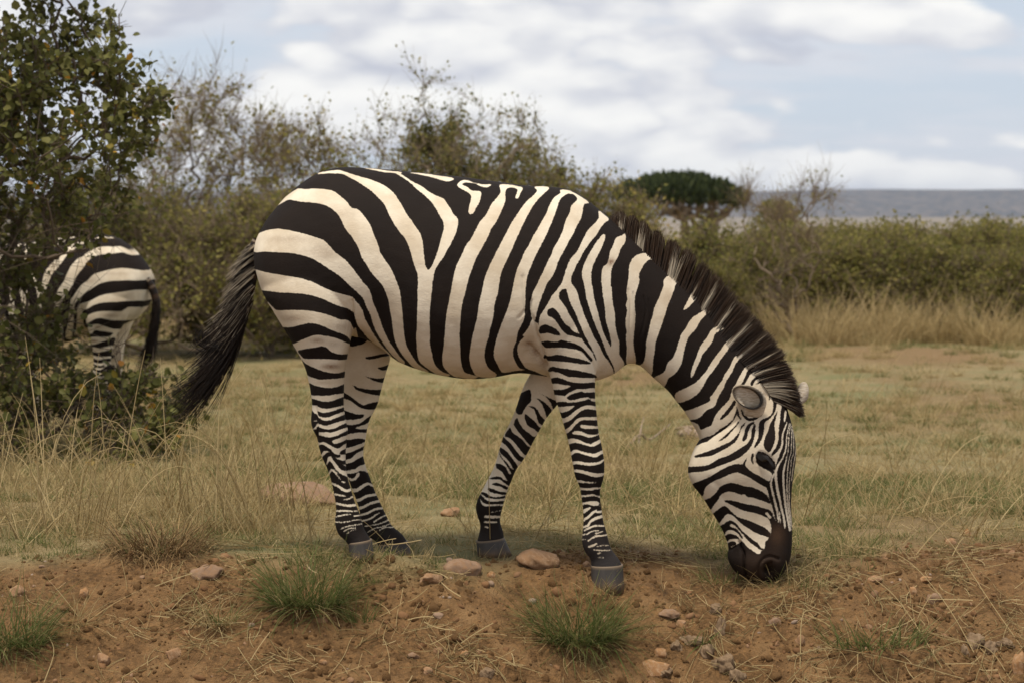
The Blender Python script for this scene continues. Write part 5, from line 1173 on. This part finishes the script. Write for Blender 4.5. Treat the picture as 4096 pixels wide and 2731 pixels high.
# ---------------------------------------------------------------- shrubs and trees
def colonize(pts_, base, up=.35):
    """link scattered points into a branching skeleton: each joins the nearest node closer to the base"""
    base = np.asarray(base, float); P = np.vstack([base[None], pts_])
    d = np.linalg.norm(P - base, axis=1); o = np.argsort(d); P = P[o]; d = d[o]; par = np.zeros(len(P), int)
    for i in range(1, len(P)):
        v = P[i] - P[:i]; L = np.linalg.norm(v, axis=1) + 1e-6
        c = L * (1 + up * (1 - v[:, 2] / L)) + .22 * d[:i]
        par[i] = int(np.argmin(c))
    cnt = np.ones(len(P))
    for i in range(len(P) - 1, 0, -1): cnt[par[i]] += cnt[i]
    return P, par, cnt
def skeleton(mb, P, par, cnt, r0, rmin, r, wig=.12, sides=5, K=5, power=.5):
    n = len(P) - 1; A = P[par[1:]]; B = P[1:]; L = np.linalg.norm(B - A, axis=1)
    rb = np.maximum(r0 * (cnt[1:] / cnt[0]) ** power, rmin); ra = np.maximum(r0 * (cnt[par[1:]] / cnt[0]) ** power, rmin); ra = np.minimum(ra, rb * 1.7)
    s = np.linspace(0, 1, K)
    off = r.normal(0, 1, (n, 3)) * (wig * L)[:, None]; off2 = r.normal(0, 1, (n, 3)) * (wig * .5 * L)[:, None]
    Q = A[:, None] * (1 - s)[None, :, None] + B[:, None] * s[None, :, None] + off[:, None] * np.sin(s * math.pi)[None, :, None] + off2[:, None] * np.sin(2 * s * math.pi)[None, :, None]
    V, F = tubes(Q, ra[:, None] * (1 - s)[None] + rb[:, None] * s[None], sides); mb.add(V, F)
    return Q
def shrub(name, base, env, n, leaf_n, leaf_L, leaf_W, bark, lmat, tint, seed, label, cat='shrub', group=None, r0=.05, rmin=.003, up=.35, twigs=0, twig_L=.2, cluster=.05, dens=None, wig=.12, bare=0):
    r = np.random.default_rng(seed); base = np.asarray(base, float)
    pts_ = env(n, r) ; P, par, cnt = colonize(pts_, base, up)
    e = empty(name, base); mb = MB(); skeleton(mb, P, par, cnt, r0, rmin, r, wig)
    tips = P[1:][cnt[1:] <= 4]; tp = P[par[1:]][cnt[1:] <= 4]
    ends = tips; edir = nrm(tips - tp)
    if twigs:
        k = r.integers(0, len(tips), twigs); f = r.random((twigs, 1)); A = tp[k] * (1 - f) + tips[k] * f
        D = nrm(edir[k] + .9 * rdir(twigs, r) + np.array([0, 0, .25])); L = twig_L * r.uniform(.4, 1.2, twigs); s = np.linspace(0, 1, 4)
        Q = A[:, None] + D[:, None] * (L[:, None] * s)[..., None] + (r.normal(0, .12, (twigs, 3)) * L[:, None])[:, None] * (s ** 2)[None, :, None]
        V, F = tubes(Q, np.full((twigs, 4), rmin * .75) * np.array([1, .85, .7, .4]), 3); mb.add(V, F)
        lc = Q.reshape(-1, 3); ld = np.repeat(D, 4, 0)
    else: lc = ends; ld = edir
    if bare:                                # leafless tangled twigs
        k = r.integers(0, len(P) - 1, bare) + 1; f = r.random((bare, 1)); A = P[par[k]] * (1 - f) + P[k] * f; k2 = A[:, 2] < 1.45; A = A[k2]; nb = len(A)
        D = nrm(rdir(nb, r) * np.array([1.3, .8, .8])); L = r.uniform(.12, .5, nb); s = np.linspace(0, 1, 5)
        Q = A[:, None] + D[:, None] * (L[:, None] * s)[..., None] + (r.normal(0, .16, (nb, 3)) * L[:, None])[:, None] * (s ** 2)[None, :, None]
        V, F = tubes(Q, np.full((nb, 5), rmin * .7) * np.linspace(1, .4, 5), 3)
        ok = np.repeat((Q[:, -1, 0] < np.interp(Q[:, -1, 2], _zr, _xr) + .12) & (Q[:, -1, 2] > base[2]), 4 * 3); mb.add(V, F[ok])
    mb.obj('branches', bark, e)
    if leaf_n:
        k = r.integers(0, len(lc), leaf_n); C = lc[k] + r.normal(0, cluster, (leaf_n, 3))
        if dens is not None:
            kp = r.random(leaf_n) < dens(C); C = C[kp]; k = k[kp]
        m = len(C); D = nrm(ld[k] * .6 + rdir(m, r)); Nn = nrm(rdir(m, r) + np.array([0, -.35, .8]))
        L = leaf_L * r.uniform(.55, 1.25, m); V, F = leaves(C, D, Nn, L, L * leaf_W * r.uniform(.8, 1.1, m))
        mb = MB(); mb.add(V, F, tint=np.repeat(tint(C, r, m), 6)); mb.obj('foliage', lmat, e, True)
    tag(e, label, cat, group); return e

BARK = bark_mat('grey_brown_bark', (0.15, 0.108, 0.070), (0.25, 0.19, 0.13))
BARKD = bark_mat('dark_bark', (0.075, 0.052, 0.036), (0.15, 0.11, 0.075))
LEAFG = leaf_mat('round_leaf', [(0, (0.055, 0.058, 0.016)), (.45, (0.118, 0.118, 0.034)), (.85, (0.195, 0.175, 0.055)), (.93, (0.22, 0.17, 0.03)), (.965, (0.46, 0.26, 0.03)), (1, (0.28, 0.12, 0.03))], .28, .5)
LEAFO = leaf_mat('olive_leaf', [(0, (0.090, 0.100, 0.024)), (.5, (0.205, 0.185, 0.052)), (.85, (0.29, 0.245, 0.075)), (1, (0.37, 0.27, 0.08))], .5, .6)
LEAFD = leaf_mat('dark_leaf', [(0, (0.020, 0.028, 0.010)), (.6, (0.048, 0.062, 0.022)), (1, (0.085, 0.098, 0.036))], .2, .6)

# the leafy bush on the left, in front of the second zebra
def zz(v, Y): return CAMZ + (HOR - v) / FPX * Y
YB = 13.2
_zr = np.array([-.45, 0.0, .12, .25, .45, .62, .80, 1.0, 1.22, 1.35, 1.50, 1.62, 1.72, 1.80, 2.0, 2.15, 2.4, 2.9])
_xr = np.array([-2.0, -1.75, -1.66, -1.80, -2.02, -2.18, -2.26, -2.20, -2.08, -2.10, -2.08, -1.96, -1.88, -1.90, -2.04, -2.18, -2.30, -2.55])
def bush_env(n, r):
    out_ = []
    while len(out_) < n:
        z = r.uniform(-.25, 3.0); x = r.uniform(-4.6, -1.6); y = YB + r.normal(0, .55)
        xm = np.interp(z, _zr, _xr) + r.normal(0, .05)
        if x > xm: continue
        if z < 0.95 and -2.42 < x and z > .34 and r.random() < .88: continue
        if z < .95 and -2.52 < x <= -2.42 and z > .34 and r.random() < .3: continue
        out_.append((x, y, z))
    return np.array(out_)
def bush_tint(C, r, m):
    t_ = r.beta(2, 2.2, m) * .85; yl = r.random(m); return np.where(yl < .035, r.uniform(.90, 1.0, m), t_)
def bush_dens(C):
    z = C[:, 2]; x = C[:, 0]
    hole = (z < .97) & (z > .34) & (x > -2.44)
    mid = (z < .97) & (z > .20) & (x > -2.62)
    thin = sstep(.55, .95, z) * sstep(1.35, 1.05, z)
    return np.where(hole, .17, np.where(mid, .95, 1.0 - .45 * thin)) * (x < np.interp(z, _zr, _xr) + .10)
shrub('leafy_bush', (-3.3, YB + .1, float(gz(-3.3, YB + .1)) - .03), bush_env, 1400, 44000, .046, .42, BARKD, LEAFG, bush_tint, 801,
      'tall leafy bush with round green and yellow leaves at the left edge', 'bush', r0=.085, rmin=.0035, twigs=9500, twig_L=.16, cluster=.028, dens=bush_dens, bare=5200)

# background shrubs 24 to 36 metres away
def dome(cx, cy, zb, rx, ry, h, top=.0, pw=1.0, low=.1):
    def f(n, r):
        a = r.random(n) * 6.283; q = np.sqrt(r.random(n)); hh = r.random(n) ** pw
        sh = np.sqrt(np.clip(1 - (hh * .92) ** 2.2, 0, 1)); x = cx + rx * q * np.cos(a) * sh * (0.55 + .45 * np.clip(hh * 3, 0, 1)); y = cy + ry * q * np.sin(a) * sh
        return np.stack([x, y, zb + h * (low + (1 - low) * hh) * (1 + top * r.normal(0, .10, n))], -1)
    return f
def ti(lo, hi): return lambda C, r, m: np.clip(r.uniform(lo, hi, m), 0, 1)
def X(u, Y): return (u - 512) / FPX * Y
Yc = 27.0; zc = float(gz(X(468, Yc), Yc))
shrub('open_shrub', (X(466, Yc), Yc, zc), dome(X(452, Yc), Yc, zc, 1.6, 1.1, zz(118, Yc) - zc, 1.1, .95, .3), 420, 4600, .040, .36, BARK, LEAFO, ti(0, .95), 811,
      'tall open shrub with feathery sparse twigs behind the zebra back', r0=.045, rmin=.0026, twigs=2600, twig_L=.30, cluster=.03)
shrub('dense_shrub', (X(436, Yc + .5), Yc + .5, zc), dome(X(436, Yc), Yc + .5, zc, .55, .5, zz(132, Yc) - zc, .6, .7, .15), 260, 8000, .042, .42, BARKD, LEAFO, ti(.0, .6), 812,
      'narrow dense green shrub inside the open shrub behind the zebra back', r0=.04, rmin=.004, twigs=2200, twig_L=.2, cluster=.05)
shrub('dense_shrub', (X(520, Yc + 1), Yc + 1, zc), dome(X(520, Yc), Yc + 1, zc, 1.05, .8, zz(166, Yc) - zc, .8, .7, .15), 260, 8000, .042, .42, BARKD, LEAFO, ti(.0, .75), 813,
      'low dense green shrub right of the narrow one behind the zebra back', r0=.04, rmin=.004, twigs=2200, twig_L=.2, cluster=.06)
Yl = 26.0; zl = float(gz(X(225, Yl), Yl))
shrub('bare_shrub', (X(205, Yl), Yl, zl), dome(X(205, Yl), Yl, zl, 1.15, .9, zz(108, Yl) - zl, .8, .8, .2), 560, 2800, .045, .38, BARK, LEAFO, ti(.3, 1), 821,
      'tall nearly bare shrub of fine grey twigs right of the leafy bush', r0=.045, rmin=.0026, twigs=4600, twig_L=.32, cluster=.03)
shrub('bare_shrub', (X(285, Yl + 1), Yl + 1, zl), dome(X(288, Yl), Yl + 1, zl, .75, .7, zz(128, Yl) - zl, .8, .8, .2), 380, 2400, .045, .38, BARK, LEAFO, ti(.3, 1), 822,
      'shorter twiggy shrub left of the zebra rump', r0=.035, rmin=.0026, twigs=3200, twig_L=.28, cluster=.03)
for i, (u, Y_, top, rx, lab, tn) in enumerate([(150, 25, 205, .9, 'dense olive shrub just right of the leafy bush', (.0, .7)), (215, 24.5, 222, .85, 'dense olive shrub at the foot of the tall bare shrub', (.1, .9)),
        (270, 24.8, 214, .75, 'dense olive shrub beside the zebra tail', (.1, .95)), (95, 26, 190, 1.0, 'dark green shrub showing through the leafy bush', (0, .5)),
        (330, 25.5, 195, .8, 'olive shrub behind the zebra rump', (.1, .9)), (590, 26.5, 200, .8, 'olive shrub behind the zebra withers', (.1, .95)), (632, 27, 216, .4, 'yellowish olive shrub below the umbrella-shaped tree', (.3, 1)), (30, 25, 215, 1.0, 'dark olive shrub behind the second zebra', (0, .6))]):
    zb_ = float(gz(X(u, Y_), Y_))
    shrub('olive_shrub', (X(u, Y_), Y_, zb_), dome(X(u, Y_), Y_, zb_, rx, .8, zz(top + 10, Y_) - zb_, 1.3, .75, .05), 230, 6200, .045, .40, BARK, LEAFO, ti(*tn), 830 + i, lab, r0=.035, rmin=.0034, twigs=3400, twig_L=.30, cluster=.05)

# shrub thicket on the right: one shrub copied with turns and sizes
def copy_tree(root, loc, rz, sc, label, group):
    c = root.copy(); COL.objects.link(c); c.location = loc; c.rotation_euler = (0, 0, rz); c.scale = sc; c['label'] = label; c['group'] = group
    for ch in root.children:
        k = ch.copy(); COL.objects.link(k); k.parent = c
    return c
THG = 'shrubs of the thicket on the right'; THL = 'low olive shrub in the dense thicket behind the pale tall grass'
pro = []
for i in range(3):
    pro.append(shrub('thicket_shrub', (X(700 + 90 * i, 31), 31.0, float(gz(X(700 + 90 * i, 31), 31.))), dome(X(700 + 90 * i, 31), 31., float(gz(X(700 + 90 * i, 31), 31.)), .95, .8, 1.12, 1.0, .8, .03), 260, 7500, .046, .42, BARK, LEAFO,
        ti(.05 * i, .9), 850 + i, THL, group=THG, r0=.03, rmin=.004, twigs=3000, twig_L=.22, cluster=.06))
k = 0
for row, (Y_, sc0) in enumerate([(30.0, .78), (32.5, .85), (35.5, .90)]):
    for u in np.arange(640 + 22 * row, 1075, 46):
        uu = u + RNG.normal(0, 9); xx = X(uu, Y_); s_ = sc0 * RNG.uniform(.94, 1.08) * (.76 if 670 < uu < 765 else 1.06)
        copy_tree(pro[k % 3], (xx, Y_ + RNG.normal(0, .4), float(gz(xx, Y_))), RNG.random() * 6.28, (s_ * 1.05, s_ * 1.05, s_), THL, THG); k += 1
# bare little tree in front of the thicket
Yt = 28.0; zt = float(gz(X(800, Yt), Yt))
def vee(n, r):
    h = r.random(n) ** .7; a = r.random(n) * 6.283; q = np.sqrt(r.random(n))
    return np.stack([X(786, Yt) + .75 * (.15 + .85 * h) * q * np.cos(a), Yt + .6 * h * q * np.sin(a), zt + .15 + 1.7 * h], -1)
shrub('bare_tree', (X(808, Yt), Yt, zt), vee, 110, 400, .035, .4, BARK, LEAFO, ti(.3, 1), 870, 'small leafless tree with a forked dark trunk before the thicket', 'tree', r0=.032, rmin=.0028, twigs=1000, twig_L=.34, cluster=.03, up=.7)

# umbrella-shaped candelabra tree beyond the thicket
Ye = 95.0; xe = X(680, Ye); ze = float(gz(xe, Ye)); s_e = Ye / FPX
e = empty('candelabra_tree', (xe, Ye, ze)); r = np.random.default_rng(880)
top = CAMZ + (HOR - 179) * s_e
def crown_pt(n):
    a = r.random(n) * 6.283; q = np.sqrt(r.random(n)); rx = 64 * s_e; x = q * np.cos(a); y = q * np.sin(a)
    return np.stack([xe + rx * x, Ye + rx * .9 * y, top - (19 + 4 * x) * s_e * q ** 2.6 - (1 - r.random(n) ** .5) * 8 * s_e], -1)
tips = crown_pt(520)
low = tips.copy(); low[:, 2] -= 7 * s_e; hub = np.array([xe + 16 * s_e, Ye, CAMZ - 27 * s_e])
low[:, :2] = low[:, :2] * .9 + hub[:2] * .1
P, par, cnt = colonize(np.vstack([low[::3], low[::5] * .55 + (hub + np.array([0, 0, .1])) * .45, [hub + np.array([0, 0, .2])]]), (xe + 16 * s_e, Ye, ze), 1.4)
mb = MB(); skeleton(mb, P, par, cnt, .26, .045, r, .05, 6); V, F = tubes(np.array([[[xe + 16 * s_e, Ye, ze - .2], [xe + 16 * s_e, Ye, ze + 1], list(hub)]]), np.array([[.34, .3, .26]]), 8); mb.add(V, F)
mb.obj('trunk', BARK, e)
n = 3600; k = r.integers(0, 520, n); C = tips[k] + r.normal(0, .14, (n, 3)) * np.array([1, 1, .5]); D = nrm(r.normal(0, .45, (n, 3)) + np.array([0, 0, 1.0]) + nrm(C - hub) * .9); L = r.uniform(.18, .36, n); s = np.linspace(0, 1, 4)
V, F = tubes(C[:, None] + D[:, None] * (L[:, None] * s)[..., None], .042 * np.array([1, 1.1, .95, .35])[None] * r.uniform(.8, 1.2, (n, 1)), 4)
mb = MB(); mb.add(V, F, tint=np.repeat(r.uniform(0, .9, n), 16)); mb.obj('crown', LEAFD, e)
tag(e, 'dark umbrella-shaped candelabra tree standing beyond the thicket', 'tree')
Y2 = 60.; x2 = X(778, Y2); z2 = float(gz(x2, Y2))
shrub('small_tree', (x2, Y2, z2), dome(x2, Y2, CAMZ - 22 / FPX * Y2, .55, .5, .5, .2, 1, 0), 60, 1800, .09, .4, BARKD, LEAFO, ti(0, .7), 890, 'small flat-topped bush right of the umbrella-shaped tree', 'tree', r0=.06, rmin=.012, twigs=300, twig_L=.2, cluster=.08)

# ---------------------------------------------------------------- second zebra, behind the leafy bush
Y2z = 15.6; S2 = 1.05
z2root = empty('zebra', (0, 0, 0)); tag(z2root, 'second zebra half hidden behind the leafy bush with only its rump and tail showing', 'zebra', 'zebras grazing in the bush')
for ch in list(zroot.children):
    if ch.name.startswith('tail'): continue
    c = ch.copy(); COL.objects.link(c); c.parent = z2root
    for gch in ch.children:
        k_ = gch.copy(); COL.objects.link(k_); k_.parent = c
RZ2 = math.radians(-14)
z2root.scale = (-S2, S2, S2); z2root.rotation_euler = (0, 0, RZ2)
rump_local = unproj(1025, 1000, YZ) - ZROOT
rw = np.array([-rump_local[0] * math.cos(RZ2) - rump_local[1] * math.sin(RZ2), -rump_local[0] * math.sin(RZ2) + rump_local[1] * math.cos(RZ2), rump_local[2]]) * S2
tx = X(148, Y2z); z2root.location = (tx - rw[0], Y2z - rw[1], float(gz(tx - .5, Y2z)) - .05)
bpy.context.view_layer.update()
_rz = float(z2root.location[2]) + rump_local[2]
_px = proj(np.array([[tx, Y2z, _rz]]))[0]
to = tail('tail', np.array([(0, 0, 17), (16, 22, 17), (32, 55, 16), (42, 100, 15), (42, 150, 13), (34, 205, 10)], float) + np.array([_px[0] - 8, _px[1] - 30, 0]), 1300, None,
     ([0, .4, .7, 1], [12, 30, 130, 210]), ([0, .5, 1], [70, 92, 104], [85, 100, 108]), 13, .03, depth0=Y2z, white=False, s_from=.42)
bpy.context.view_layer.update()
to.parent = z2root; to.matrix_parent_inverse = z2root.matrix_world.inverted()

# ---------------------------------------------------------------- air
import bmesh
bm = bmesh.new(); bmesh.ops.create_cube(bm, size=1.0)
bmesh.ops.scale(bm, vec=(19000, 20500, 110), verts=bm.verts); bmesh.ops.translate(bm, vec=(0, 5000, 28), verts=bm.verts)
hm = bpy.data.meshes.new('haze'); bm.to_mesh(hm); bm.free()
hmat = bpy.data.materials.new('haze_air'); hmat.use_nodes = True; hnt = hmat.node_tree; hnt.nodes.clear()
ho = hnt.nodes.new('ShaderNodeOutputMaterial'); hv = hnt.nodes.new('ShaderNodeVolumePrincipled'); hnt.links.new(hv.outputs[0], ho.inputs['Volume'])
hv.inputs['Color'].default_value = (0.72, 0.82, 1.0, 1); hv.inputs['Density'].default_value = 6.0e-5; hv.inputs['Anisotropy'].default_value = 0.2
hm.materials.append(hmat); hz_o = mk_obj('haze', hm); tag(hz_o, 'thin blue air between the camera and the far ridge', kind='stuff')
